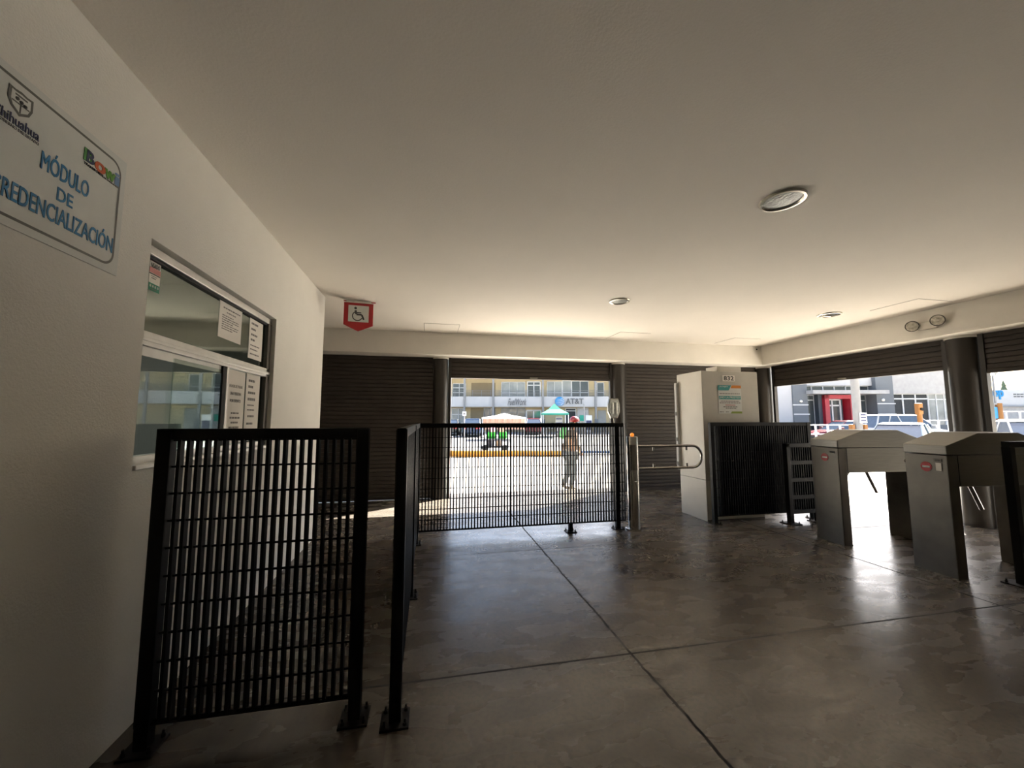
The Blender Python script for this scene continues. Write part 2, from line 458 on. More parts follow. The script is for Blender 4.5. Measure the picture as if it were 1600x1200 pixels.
# ------------------------------------------------------------------ signs on the booth wall
def wall_sign():
    y0, y1, z0, z1 = .93, 1.80, 1.865, 2.335
    e = empty('wall_sign', (XL, y0, z0), label='large white sign lettered MÓDULO DE CREDENCIALIZACIÓN on the booth wall', cat='sign')
    w, h = y1 - y0, z1 - z0
    MB().box(.001, .007, 0, w, 0, h).build('sign_panel', M['signw'], e, .001)
    # rounded border line
    def rr(m, r, n=8):
        pts = []
        for cx, cy, a0 in ((w - m - r, h - m - r, 0), (m + r, h - m - r, 90), (m + r, m + r, 180), (w - m - r, m + r, 270)):
            for k in range(n + 1):
                a = R(a0 + 90 * k / n); pts.append((cx + r * math.cos(a), cy + r * math.sin(a)))
        return pts
    A, B = rr(.025, .05), rr(.034, .041)
    n = len(A); mb = MB()
    mb.add([(.008, y, z) for y, z in A] + [(.008, y, z) for y, z in B], [(i, (i + 1) % n, n + (i + 1) % n, n + i) for i in range(n)])
    mb.build('border_line', M['signb'], e)
    RT, UP = (0, 1, 0), (0, 0, 1)
    def T(txt, yc, zc, w_, h_, m, **k): return lettering('lettering', txt, w_, h_, (.0075, yc - y0, zc - z0), RT, UP, m, e, depth=.001, **k)
    T('MÓDULO', 1.549, 2.131, .178, .073, M['blue'], bold=.022)
    T('DE', 1.552, 2.047, .058, .044, M['blue'], bold=.022)
    T('CREDENCIALIZACIÓN', 1.545, 1.981, .438, .073, M['blue'], bold=.022)
    T('B', 1.625, 2.246, .036, .045, M['green'], bold=.03)
    T('B', 1.632, 2.245, .030, .043, M['navy'], bold=.03).location.x = .0006
    T('o', 1.676, 2.236, .042, .034, M['orange'], bold=.05)
    T('w', 1.722, 2.234, .046, .033, M['lime'], bold=.05)
    T('i', 1.757, 2.240, .014, .046, M['skyb'], bold=.04)
    T('TRANSPORTE', 1.650, 2.213, .085, .009, M['inkd'], bold=.02)
    T('DE CHIHUAHUA', 1.730, 2.211, .07, .006, M['ink'])
    T('Chihuahua', 1.378, 2.186, .135, .030, M['navy'], bold=.02)
    T('GOBIERNO DEL ESTADO', 1.385, 2.163, .125, .009, M['ink'])
    # crest: outlined shield with quartered field
    def shield(s):
        return [(-.036 * s, .036 * s), (-.018 * s, .034 * s), (0, .037 * s), (.018 * s, .034 * s), (.036 * s, .036 * s), (.037 * s, 0), (.028 * s, -.022 * s), (0, -.040 * s), (-.028 * s, -.022 * s), (-.037 * s, 0)]
    cy, cz = 1.381 - y0, 2.245 - z0
    for s, m_, d in ((1, M['signb'], .0078), (.78, M['signw'], .0084)):
        mb = MB(); mb.prism([(cy + a, cz + b) for a, b in shield(s)], .0006, 'x', d); mb.build('crest', m_, e)
    mb = MB()
    for k in range(3):
        mb.sphere((.0092, cy - .012 + .012 * k, cz + .008 - .004 * k), .0055, 8)
    mb.box(.009, .0096, cy - .026, cy + .026, cz - .006, cz - .002); mb.box(.009, .0096, cy - .002, cy + .002, cz - .03, cz + .0)
    mb.box(.009, .0096, cy - .018, cy + .018, cz + .017, cz + .022)
    mb.build('crest_charges', M['signb'], e)
wall_sign()

def sheet(name, y0, y1, z0, z1, lines, label, cat, mats=(None,), x=XL - .040, blocks=()):
    e = empty(name, (x, y0, z0), label=label, cat=cat)
    MB().box(0, .0015, 0, y1 - y0, 0, z1 - z0).build('paper', mats[0] or M['paper'], e)
    for a0, a1, b0, b1, m in blocks:
        MB().box(.0016, .002, a0 * (y1 - y0), a1 * (y1 - y0), b0 * (z1 - z0), b1 * (z1 - z0)).build('printed_band', m, e)
    for L_ in lines:
        bars = MB()
        if len(L_) == 4:        # unreadable line of small print: a row of short strokes
            a0, a1, b, hh = L_; a = a0
            while a < a1 - .02:
                wd = min(random.uniform(.05, .14), a1 - a)
                bars.box(.0021, .0024, a * (y1 - y0), (a + wd) * (y1 - y0), b * (z1 - z0), (b + hh) * (z1 - z0)); a += wd + .02
            bars.build('lettering', M['ink'], e)
        else:
            t, a, b, wd, hh, m = L_
            lettering('lettering', t, wd * (y1 - y0), hh * (z1 - z0), (.0021, a * (y1 - y0), b * (z1 - z0)), (0, 1, 0), (0, 0, 1), m, e, bold=.008, depth=.0004)
    return e
gx = XL - .0555
sheet('notice_sheet', 2.70, 2.995, 1.812, 2.05, [(.15, .9, .80, .035), (.3, .7, .70, .03)] + [(.12, .6 + .25 * (k % 3 > 0), .60 - .06 * k, .025) for k in range(7)],
      'white letter sheet taped landscape high on the grey upper window pane', 'notice', x=gx)
sheet('notice_sheet', 3.118, 3.345, 1.745, 2.035, [(.12, .6, .86, .05), (.12, .45, .72, .05), (.12, .58, .58, .05), (.12, .42, .45, .05), (.12, .78, .32, .03), (.12, .65, .22, .03), (.12, .8, .10, .035)],
      'narrow white list taped at the right end of the upper window pane', 'notice', x=gx)
sheet('notice_sheet', 2.845, 3.10, 1.145, 1.630, [('FAVOR DE PASAR', .5, .78, .72, .040, M['ink']), ('UNA PERSONA', .5, .68, .60, .042, M['ink']), ('POR EVENTO', .5, .58, .58, .042, M['ink']),
      (.3, .75, .40, .022), (.25, .8, .335, .025), (.32, .7, .27, .025), (.22, .76, .20, .028), (.18, .8, .135, .028)],
      'tall white notice on the lower pane asking people to come in one at a time', 'notice', x=gx)
sheet('notice_sheet', 3.12, 3.345, 1.15, 1.632, [(.15, .6, .88, .035), (.15, .5, .79, .035), (.15, .68, .70, .035), (.15, .72, .60, .04), (.15, .65, .52, .02), (.15, .7, .45, .02), (.2, .65, .35, .03), (.15, .6, .24, .03), (.15, .45, .15, .03), (.15, .7, .05, .02)],
      'crumpled white list on the lower pane beside the dark window jamb', 'notice', x=gx)
sheet('window_sticker', 2.075, 2.150, 1.90, 2.062, [('NSADO', .5, .75, .8, .13, M['inkd']), (.15, .7, .42, .02), (.2, .6, .36, .03), ('8 8 8 8', .5, .14, .8, .07, M['paper']), (.2, .7, .04, .03)],
      'small red, white and green sticker in the near top corner of the booth window', 'sticker', x=gx,
      blocks=((0, 1, .86, 1., M['red']), (0, 1, .52, .68, M['pinkp']), (0, 1, .48, .51, M['inkd']), (0, 1, .0, .22, M['tealg'])))

# ------------------------------------------------------------------ hanging wheelchair sign
def access_sign():
    e = empty('hanging_sign', (-.865, 4.93, ZC), R(6), label='red pointed sign with a black wheelchair symbol hanging from the ceiling by the booth corner', cat='sign')
    w, t = .165, .006
    zt, zs, zp = -.03, -.30, -.375
    MB().prism([(-w, zt), (w, zt), (w, zs), (0, zp), (-w, zs)], t * 2, 'y', -t).build('red_panel', M['red'], e, .002)
    MB().box(-.115, .115, -.008, -.0062, -.262, -.062).build('white_square', M['signw'], e, .0005)
    MB().box(-.14, .14, -.012, .012, -.030, -.004).build('ceiling_bracket', M['alu'], e, .002)
    MB().tube([(-.17, 0, -.012), (.19, 0, -.012)], .006, 8).build('hanging_rod', M['red'], e)
    mb = MB(); y = -.0085
    def seg(pts, r): mb.tube([(a, y, b) for a, b in pts], r, 8)
    mb.sphere((-.035, y, -.095), .016, 10)
    seg([(-.036, -.122), (-.024, -.168)], .0125); seg([(-.03, -.149), (.03, -.149)], .006)
    seg([(-.024, -.172), (.036, -.172)], .0105); seg([(.036, -.172), (.06, -.232)], .0105)
    seg([(-.012 + .055 * math.cos(R(a)), -.19 + .055 * math.sin(R(a))) for a in range(125, 345, 10)], .006)
    for p in mb.v: p.y = y + (p.y - y) * .04
    mb.build('wheelchair_symbol', M['inkd'], e)
access_sign()

# ------------------------------------------------------------------ ceiling things
def downlight(x, y, r, kind, label):
    e = empty('ceiling_light', (x, y, ZC), label=label, cat='ceiling light', group='round recessed ceiling lights')
    MB().lathe([(r * .80, -.002), (r * .86, -.016), (r * .96, -.014), (r, -.001)], n=40, cap=False).build('trim_ring', M['nickel'], e, smooth=True)
    if kind == 'lens':
        MB().lathe([(.001, -.010), (r * .5, -.009), (r * .82, -.004)], n=40, cap=False).build('lamp_glass', M['lens'], e, smooth=True)
    else:
        MB().lathe([(.001, -.0015), (r * .80, -.0015)], n=40, cap=False).build('lamp_recess', M['void'], e)
        mb = MB(); mb.tube([(-r * .5, r * .2, -.012), (0, r * .35, -.008), (r * .55, r * .3, -.012)], .010, 8); mb.build('loose_bracket', M['nickel'], e)
downlight(2.225, 2.05, .135, 'lens', 'largest round ceiling light, silver ring and dirty glass, nearest above')
downlight(2.214, 4.30, .125, 'lens', 'small round ceiling light with frosted glass above the swing gate')
downlight(5.30, 4.29, .14, 'open', 'open round ceiling light with its glass missing, above the turnstiles')
def hatch(x0, x1, y0, y1, label):
    e = empty('ceiling_hatch', ((x0 + x1) / 2, (y0 + y1) / 2, ZC), label=label, cat='access panel', group='flush ceiling access panels')
    a, b = (x1 - x0) / 2, (y1 - y0) / 2
    MB().box(-a, a, -b, b, -.004, -.0005).build('hatch_panel', M['ceil'], e)
    mb = MB(); t = .006
    for q in ((-a - t, a + t, -b - t, -b), (-a - t, a + t, b, b + t), (-a - t, -a, -b, b), (a, a + t, -b, b)): mb.box(*q, -.0015, -.0003)
    mb.build('hatch_gap', M['bronze'], e)
hatch(-.11, .41, 5.9, 6.41, 'flush square ceiling panel nearest the wheelchair sign')
hatch(3.02, 3.56, 5.86, 6.40, 'flush square ceiling panel above the far shutters, right of the small light')
hatch(5.64, 6.16, 3.50, 4.02, 'flush square ceiling panel close to the emergency light')
hatch(5.2, 5.72, 5.88, 6.38, 'flush square ceiling panel in the far corner over the cabinet')
def emergency():
    e = empty('emergency_light', (XR, 3.84, 2.52), label='white twin-head emergency light on the right-hand beam', cat='emergency light')
    MB().box(-.05, -.001, -.10, .10, -.05, .05).build('housing', M['cab'], e, .008)
    for s in (-1, 1):
        c = V((-.075, .135 * s, .035 if s < 0 else .02))
        Q = V((-.85, -.42 * 1, -.30)).normalized().to_track_quat('Z', 'Y').to_matrix().to_4x4()
        h = MB(); h.lathe([(.015, -.06), (.060, -.03), (.074, .018), (.068, .024)], n=24)
        hd = h.xf(Matrix.Translation(c) @ Q).build('lamp_head', M['cab'], e, smooth=True)
        l = MB(); l.lathe([(.062, .0245), (.070, .0255), (.070, .020)], n=24, cap=False); l.xf(Matrix.Translation(c) @ Q).build('lamp_gasket', M['void'], hd)
        l = MB(); l.lathe([(.001, .016), (.012, .018), (.014, .028), (.062, .0245)], n=24, cap=False)
        l.xf(Matrix.Translation(c) @ Q).build('lamp_lens', M['lampchrome'], hd, smooth=True)
emergency()
e = empty('ceiling_sensor', (6.22, YB, 2.67), label='tiny black round sensor on the far beam beside the corner', cat='sensor')
MB().sphere((0, -.004, 0), .016, 10).build('sensor_dome', M['void'], e, smooth=True)
MB().box(-.02, .02, -.005, -.0005, -.02, .02).build('sensor_plate', M['beam'], e, .001)

# ------------------------------------------------------------------ columns
def column(x, y, label, r=.125):
    e = empty('steel_column', (x, y, 0), label=label, cat='column', group='round dark columns under the beams')
    MB().lathe([(r, .0), (r, ZB - .03)], n=40).build('shaft', M['column'], e, smooth=True)
    MB().lathe([(r + .012, ZB - .03), (r + .012, ZB - .001)], n=40).build('head_collar', M['beam'], e, smooth=True)
    return e
column(.165, 6.85, 'round dark column left of the open far shutter')
column(3.45, 6.85, 'round dark column right of the open far shutter, behind the swing gate')
column(6.62, 6.78, 'round dark column in the far right corner behind the cabinet', .135)
column(6.69, 3.74, 'thick round dark column behind the second turnstile, below the emergency light', .15)
# wall floodlight fixed on the column behind the gate
e = empty('flood_lamp', (3.27, 6.66, 1.51), label='grey six-sided flood lamp on the column behind the swing gate', cat='lamp')
hexp = lambda a, b: [(-a * .75, b), (a * .75, b), (a, b * .35), (a, -b * .35), (a * .55, -b), (-a * .55, -b), (-a, -b * .35), (-a, b * .35)]
MB().prism(hexp(.115, .18), .05, 'y', .0).build('lamp_case', M['steel'], e, .006)
MB().prism(hexp(.095, .155), .02, 'y', -.02).build('lamp_lens', M['lens'], e, .004)
mb = MB(); mb.tube([(-.035, -.03, -.10), (-.035, -.03, .10)], .015, 8); mb.tube([(.035, -.03, -.10), (.035, -.03, .10)], .015, 8); mb.build('lamp_tube', M['signw'], e, smooth=True)
mb = MB(); mb.box(-.03, .10, .05, .09, -.03, .03); mb.build('mount_arm', M['column'], e)
mb = MB(); mb.tube([(.0, .03, -.18), (.01, .03, -.26), (-.02, .03, -.42)], .006, 6); mb.build('cable', M['steel'], e)

# ------------------------------------------------------------------ roller shutters
def curtain(width, z0, z1, pitch=.066):
    prof = []; z = z1
    n = max(1, int(round((z1 - z0) / pitch))); p = (z1 - z0) / n
    for k in range(n):
        b = z0 + k * p
        prof += [(0, b), (-.012, b + .10 * p), (-.014, b + .5 * p), (-.012, b + .88 * p), (0, b + .94 * p)]
    prof += [(0, z1), (.012, z1), (.012, z0)]
    return MB().prism(prof, width, 'x', 0)
def shutter(name, origin, rz, width, z0, label, lock=False, guides=(1, 1)):
    "local x runs along the opening, local -y faces the hall"
    e = empty(name, origin, rz, label, 'roller shutter', 'brown slatted roller shutters')
    curtain(width, z0 + .05, ZB - .001).build('slat_curtain', M['shutter'], e)
    MB().box(0, width, -.022, .022, z0, z0 + .05).build('bottom_bar', M['shutter'], e, .003)
    for k, x in enumerate((-.028, width - .022)):
        if guides[k]: MB().box(x, x + .05, -.03, .04, 0 if z0 < .2 else 0, ZB - .001).build('guide_rail', M['column'], e, .003)
    if lock: MB().box(width * .5 - .07, width * .5 + .07, -.034, -.022, z0 + .015, z0 + .037).build('lock_handle', M['steel'], e, .002)
    return e
shutter('roller_shutter', (-4.2, 6.85, 0), 0, 4.25, .006, 'closed brown roller shutter left of the street opening', lock=True)
shutter('roller_shutter', (.32, 6.85, 0), 0, 2.98, 2.02, 'mostly raised brown roller shutter over the street opening', lock=True)
shutter('roller_shutter', (3.58, 6.85, 0), 0, 2.92, .0, 'closed brown roller shutter behind the white cabinet')
shutter('roller_shutter', (6.69, 6.60, 0), R(-90), 2.68, 1.955, 'raised brown roller shutter on the right above the first turnstile', lock=True)
shutter('roller_shutter', (6.69, 3.55, 0), R(-90), .85, 1.87, 'raised brown roller shutter at the right edge beyond the thick column')

# ------------------------------------------------------------------ steel grille fences
def grille(w, z0, z1, pitch=.0335, rod=.115, bw=.0125, bd=.030, frame=None):
    mb = MB(); n = int(w / pitch); p = w / n
    for k in range(n + 1):
        x = k * p
        mb.box(x - bw / 2, x + bw / 2, -bd / 2, bd / 2, z0 + .008, z1 - .02)
    m = int((z1 - z0) / rod); q = (z1 - .04 - z0) / m
    for k in range(m + 1):
        z = z0 + .012 + k * q
        mb.box(-bw / 2, w + bw / 2, -.004, .004, z - .004, z + .004)
    return mb
def post(parent, x, z1, w=.05, base=.06, y=0., d=None):
    d = d or w
    p = MB().box(x - w / 2, x + w / 2, y - d / 2, y + d / 2, 0.008, z1).build('post', M['black'], parent, .003)
    MB().box(x - base, x + base, y - base, y + base, 0, .01).build('base_plate', M['blackw'], p, .001)
    for sx in (-1, 1):
        for sy in (-1, 1):
            MB().lathe([(.009, .01), (.009, .022), (.005, .022), (.005, .036)], (x + sx * base * .72, y + sy * base * .72, 0), 6).build('anchor_bolt', M['blackw'], p)
    return p
def fence(name, origin, rz, label, panels, posts, z0=.09, z1=1.262, ends=(.022, .022), feet=()):
    e = empty(name, origin, rz, label, 'fence', 'black steel grille fences')
    for x0, x1 in panels:
        gi = min(.015, min(ends) * .5); g = grille(x1 - x0 - 2 * gi, z0, z1 - .02); g.xf(Matrix.Translation((x0 + gi, 0, 0))); g.build('grille_panel', M['black'], e)
        mb = MB()
        mb.box(x0, x1, -.02, .02, z1 - .045, z1); mb.box(x0, x0 + ends[0], -.02, .02, z0, z1); mb.box(x1 - ends[1], x1, -.02, .02, z0, z1); mb.box(x0, x1, -.012, .012, z0, z0 + .012)
        mb.build('panel_frame', M['black'], e, .002)
    for x in posts: post(e, x, z1 - .004)
    for x in feet: post(e, x, z0 + .012, .045)
    return e
fence('grille_fence', (-1.12, 1.95, 0), 0, 'short black grille fence nearest the booth wall, below the window', [(0, .845)], [.03, .82], ends=(.045, .045))
fence('grille_fence', (-.125, 1.87, 0), R(90), 'black grille fence seen edge-on, running away beside the queue lane', [(.0, 2.62)], [.03, 1.26, 2.52], ends=(.045, .02))
fence('grille_fence', (-.105, 4.51, 0), 0, 'long black grille fence across the hall before the street opening', [(0, 1.02), (1.02, 2.43)], [2.335], ends=(.006, .006), feet=(1.735,))
fence('grille_fence', (3.50, 4.46, 0), 0, 'black grille fence in front of the white cabinet', [(0, 1.54)], [.02, 1.50], z1=1.268, ends=(.04, .022))
def barrier(name, origin, label, w=.48, z1=1.0):
    e = empty(name, origin, 0, label, 'barrier', 'narrow black slatted barriers')
    mb = MB()
    mb.box(0, w, -.03, .03, z1 - .05, z1); mb.box(0, .055, -.03, .03, .1, z1); mb.box(w - .055, w, -.03, .03, .1, z1)
    mb.build('frame', M['blackw'], e, .004)
    for z in (.12, .30, .515, .73): MB().box(.05, w - .05, -.022, .022, z, z + .05).build('cross_rail', M['blackw'], e, .003)
    g = grille(w - .1, .12, z1 - .03); g.xf(Matrix.Translation((.05, .0, 0))); g.build('grille_panel', M['black'], e)
    post(e, .03, z1 - .01, .056, .085); post(e, w - .03, z1 - .01, .056, .085)
    return e
barrier('slatted_barrier', (4.44, 4.29, 0), 'narrow black slatted barrier left of the first turnstile')
e = empty('open_barrier', (4.575, 2.36, 0), 0, 'open black tube barrier frame at the right edge before the nearer turnstile', 'barrier')
MB().box(0, .7, -.025, .025, 1.075, 1.125).build('top_rail', M['blackw'], e, .004)
MB().box(.03, .67, -.018, .018, .15, .185).build('bottom_rail', M['blackw'], e, .003)
post(e, .027, 1.08, .054, .085); post(e, .673, 1.08, .054, .085)

# ------------------------------------------------------------------ swing gate
g = empty('swing_gate', (2.412, 4.45, 0), label='stainless steel swing gate post with a looped tubular arm', cat='gate')
MB().lathe([(.105, 0), (.105, .018), (.07, .024)], n=36).build('base_flange', M['chrome'], g, smooth=True)
MB().lathe([(.068, .02), (.068, 1.09), (.064, 1.097)], n=40).build('gate_post', M['chrome'], g, smooth=True)
MB().lathe([(.0695, .70), (.0695, 1.0)], (.0, 0, 0), 40).build('rotating_sleeve', M['chrome'], g, smooth=True)
mb = MB()
pts = [(.05, -.02, .98), (.78, -.02, .98)] + [(.80 + .134 * math.sin(R(a)), -.02, .846 + .134 * math.cos(R(a))) for a in range(0, 181, 15)] + [(.05, -.02, .712)]
mb.tube(pts, .0165, 12); mb.build('looped_arm', M['chrome'], g, smooth=True)
mb = MB()
for x in (.27, .72):
    mb.box(x - .012, x + .012, -.025, -.012, .925, .972); mb.box(x - .012, x + .012, -.025, -.012, .72, .765)
mb.build('arm_clip', M['steel'], g, .002)
mb = MB(); mb.box(-.02, .03, -.073, -.066, .565, .575); mb.build('key_slot', M['alu'], g)
MB().sphere((0, 0, 1.118), .024, 14).build('status_lamp', M['amber'], g, smooth=True)

# ------------------------------------------------------------------ white cabinet
c = empty('utility_cabinet', (3.505, 4.58, 0), label='tall cream metal cabinet with a poster, between the fence and the closed shutter', cat='cabinet')
MB().box(0, .865, 0, .535, .0, .52).build('lower_body', M['cab'], c, .006)
MB().box(0, .865, 0, .535, .523, 1.95).build('upper_body', M['cab'], c, .006)
MB().box(.004, .861, -.004, 0, .0, .02).build('plinth_edge', M['cabdark'], c)
mb = MB(); mb.box(-.038, -.001, .50, .55, .60, 1.83); mb.build('door_edge_strip', M['white'], c, .004)
mb = MB()
for z in (.66, 1.0, 1.36): mb.box(-.046, -.038, .505, .545, z, z + .05)
mb.build('hinge', M['cabdark'], c)
box('cable_box', M['cab'], None, 3.98, 4.37, 4.86, 5.10, 1.951, 2.06, .006, label='low white box on top of the cream cabinet under the beam', cat='box')
cb = empty('switch_box', (4.372, 4.72, 1.46), label='small grey box fixed to the right side of the cream cabinet', cat='box')
MB().box(0, .055, -.08, .10, -.13, .13).build('box_body', M['conc'], cb, .006)
MB().box(.055, .062, -.02, .03, -.04, .03).build('box_switch', M['nickel'], cb, .002)
# number plate and poster on the cabinet
npl = empty('number_plate', (3.915, 4.578, 1.855), label='small cream number plate reading 832 on the cabinet', cat='plate')
MB().box(-.095, .095, -.004, -.0005, -.04, .04).build('plate', M['paper'], npl, .002)
lettering('lettering', '832', .15, .056, (0, -.0042, 0), (1, 0, 0), (0, 0, 1), M['inkd'], npl, bold=.02, depth=.0006)
po = empty('poster', (3.742, 4.578, 1.385), label='white printed poster with teal and orange bands on the cream cabinet', cat='poster')
pw, ph = .355, .375
MB().box(0, pw, -.003, -.0008, 0, ph).build('poster_sheet', M['signw'], po)
def pband(poly, m): MB().prism([(a * pw, b * ph) for a, b in poly], .0006, 'y', -.0040).build('printed_band', m, po)
pband([(0, .82), (.46, .82), (.58, 1), (0, 1)], M['tealp']); pband([(.55, .9), (1, .9), (1, 1), (.6, 1)], M['orangep'])
pband([(.03, .50), (.97, .50), (.97, .62), (.03, .62)], M['tealp']); pband([(.5, 0), (1, 0), (1, .07), (.56, .07)], M['olivep'])
F_ = (1, 0, 0), (0, 0, 1)
lettering('lettering', '¡NO LA PRESTES!', pw * .88, ph * .085, (pw * .5, -.0042, ph * .56), *F_, M['signw'], po, bold=.015, depth=.0004)
lettering('lettering', '¡TU TARJETA', pw * .36, ph * .06, (pw * .25, -.0042, ph * .945), *F_, M['signw'], po, bold=.01, depth=.0004)
for a0, a1, b in ((.06, .95, .69), (.1, .9, .42), (.05, .95, .36), (.2, .8, .22), (.3, .75, .17), (.03, .2, .04), (.3, .42, .04)):
    x = a0; mb = MB()
    while x < a1:
        w_ = random.uniform(.04, .11); mb.box(x * pw, min(x + w_, a1) * pw, -.0042, -.0038, b * ph, (b + .025) * ph); x += w_ + .018
    mb.build('lettering', M['ink'], po)
MB().box(pw * .29, pw * .72, -.0042, -.0038, ph * .285, ph * .305).build('printed_line', M['red'], po)

# ------------------------------------------------------------------ turnstiles
def turnstile(origin, label, card):
    e = empty('turnstile', origin, R(-4), label, 'turnstile', 'stainless steel turnstiles')
    W, Lg = .32, 1.06
    MB().box(0, .10, -W, 0, 0, 1.0).build('leg', M['steel_leg'], e, .006)
    MB().box(Lg - .12, Lg - .02, -W, 0, 0, 1.0).build('leg', M['steel_leg'], e, .006)
    MB().box(.06, Lg - .08, -W + .001, -.001, .742, 1.002).build('housing', M['steel'], e, .004)
    MB().prism([(-.004, 1.006), (Lg, 1.006), (Lg, 1.083), (.75, 1.19), (.33, 1.19), (-.004, 1.083)], W + .008, 'y', -W - .004).build('hood', M['steel'], e, .006)
    MB().box(.10, .104, -W - .003, -W, .745, 1.0).build('panel_seam', M['void'], e)
    RT, UP = (0, -1, 0), (0, 0, 1)
    # no-entry disc
    d = MB(); d.lathe([(.042, 0), (.042, .003)], n=28); d.xf(Matrix.Translation((-.001, -.165, .895)) @ Matrix.Rotation(R(-90), 4, 'Y'))
    dd = d.build('no_entry_sign', M['red'], e); MB().box(-.0052, -.0041, -.193, -.137, .887, .902).build('white_bar', M['signw'], dd)
    s = MB().box(-.006, -.0002, -.283, -.225, .945, .970).build('ticket_slot', M['bronze'], e, .002)
    MB().box(-.0075, -.006, -.272, -.236, .952, .962).build('slot_mouth', M['void'], s)
    if card: MB().box(-.006, -.0055, -.278, -.238, .868, .935).build('torn_sticker', M['paper'], e)
    # tripod on the far side: a hub and three arms
    h = MB(); h.lathe([(.075, 0), (.075, .03), (.055, .06), (.02, .065)], n=28); h.xf(Matrix.Translation((.66, 0, .875)) @ Matrix.Rotation(R(-90), 4, 'X'))
    h.build('hub', M['chrome'], e, smooth=True)
    for tip in ((.645, .50, .868), (.90, .075, .45), (.84, .075, 1.0)):
        a = V((.66, .05, .875)); b_ = V(tip)
        if tip[2] > .95: b_ = V((.48, .16, .50))
        MB().tube([a, b_], .0165, 12).build('arm', M['chrome'], e, smooth=True)
    MB().box(.0, .1, -W, 0, -.0, .006).build('foot_plate', M['steel_leg'], e)
    return e
turnstile((4.25, 3.757, 0), 'stainless steel turnstile beside the narrow black barrier, the farther of the two', False)
turnstile((4.268, 2.862, 0), 'nearer stainless steel turnstile at the right, with a torn sticker', True)

# ------------------------------------------------------------------ outdoors: street frame (u along the street, d away from the station)
SY = -YAW
CU = 619.5
def ground_z(d): return -.30 if d < 19 else min(.0, -.30 + .30 * (d - 19) / 23)
def out(u, d, z=None):
    z = ground_z(d) if z is None else z
    return V((u * math.cos(SY) - d * math.sin(SY), u * math.sin(SY) + d * math.cos(SY), z))
def U(px, d): return (px - 800) / CU * d
def Z(py, d): return CAM_H + (656 - py) / CU * d
mb = MB()
g_ = [(-70, 17.5), (-70, 19), (-70, 42), (-70, 140), (110, 17.5), (110, 19), (110, 42), (110, 140)]
mb.add([out(u, d, ground_z(d)) for u, d in g_], [(0, 4, 5, 1), (1, 5, 6, 2), (2, 6, 7, 3)])
S('street_ground', mb, M['asphalt'])
S('plaza_ground', MB().add([out(u, d, -.3) for u, d in ((-70, -25), (110, -25), (110, 17.5), (-70, 17.5))], [(0, 1, 2, 3)]), M['plaza'])
S('roof', MB().box(-4.5, 8.35, -3.5, 7.2, 3.05, 3.25), M['slab'])  # overhang on the right side is added, to shade the floor there
S('added_shade_eave', MB().box(7.0, 8.35, -3.5, 7.2, 2.76, 3.05), M['slab'])  # unseen eave, added to keep sun off the floor inside the right opening

def curb(name, u0, u1, d, w, h, m, label):
    e = empty(name, out(u0, d), SY, label, 'curb')
    mb = MB(); n = max(2, int((u1 - u0) / .6)); prev = None
    for k in range(n):
        a, b = (u1 - u0) * k / n, (u1 - u0) * (k + 1) / n
        f = lambda t: .06 * math.sin(t * 1.7) + .03 * math.sin(t * 4.1)
        mb.hexa([(a, f(a), -.05), (b, f(b), -.05), (b, w + f(b), -.05), (a, w + f(a), -.05)], [(a, f(a) + .02, h), (b, f(b) + .02, h), (b, w + f(b), h), (a, w + f(a), h)])
    mb.build('curb_stone', m, e)
curb('yellow_curb', U(640, 17.4), U(886, 17.4), 17.4, .3, .25, M['yellow'], 'yellow painted curb across the street opening')
curb('blue_curb', U(905, 19), U(1010, 19), 19.2, .3, .1, M['bluec'], 'low blue painted curb right of the walking man')

# facade windows
def fwin(parent, px0, px1, py0, py1, d, dl, cols, rows, gm, fm, t=.06, name='window'):
    u0, u1, z0, z1 = U(px0, d), U(px1, d), Z(py1, d), Z(py0, d)
    fr = MB()
    for k in range(cols + 1):
        x = u0 + (u1 - u0) * k / cols; fr.box(x - t / 2, x + t / 2, dl - .06, dl + .02, z0, z1)
    for r_ in rows:
        z = z0 + (z1 - z0) * r_; fr.box(u0, u1, dl - .06, dl + .02, z - t / 2, z + t / 2)
    w = fr.build(name, fm, parent)
    MB().box(u0, u1, dl - .01, dl + .03, z0, z1).build('pane', gm, w)
    return w
def fbox(name, m, parent, px0, px1, py0, py1, d, y0, y1, bevel=0): return box(name, m, parent, U(px0, d), U(px1, d), y0, y1, Z(py1, d), Z(py0, d), bevel)

# --- phone shop building
D = 42.
b = empty('shop_building', out(0, D, 0), SY, 'cream two-storey shop building with a white band and phone shop sign across the street', 'building')
fbox('upper_wall', M['cream'], b, 560, 1010, 586, 621, D, 1.35, 1.6)
fbox('lower_wall', M['cream'], b, 560, 1010, 634, 679, D, .9, 1.2)
box('rear_mass', M['cream'], b, U(560, D), U(1010, D), 1.6, 12, -.3, Z(574, D))
fbox('roof_band', M['white'], b, 560, 1010, 572, 589.5, D, -.1, 1.6)
fbox('balcony_band', M['white'], b, 560, 1010, 619.5, 635.5, D, 0, 1.4)
fbox('balcony_edge', M['tan'], b, 560, 1010, 635.5, 637, D, .02, 1.3)
for px in (725.5, 770.5, 848.5, 931, 985, 640): fbox('column', M['gframe'], b, px - 1.5, px + 1.5, 585, 677, D, -.18, .0)
for px in (848.5, 931): fbox('column_plinth', M['grey'], b, px - 2.6, px + 2.6, 655, 678, D, -.35, -.17)
fbox('wall_recess', M['tan'], b, 734, 773, 596, 620, D, 1.30, 1.36)
fbox('wall_recess', M['tan'], b, 734, 754, 637, 677, D, .86, .91)
fwin(b, 704, 725, 597.5, 620, D, 1.33, 2, (0, .35, .7, 1), M['oglass'], M['wframe'])
fwin(b, 783, 821, 595, 620, D, 1.33, 3, (0, .3, 1), M['oglassl'], M['wframe'])
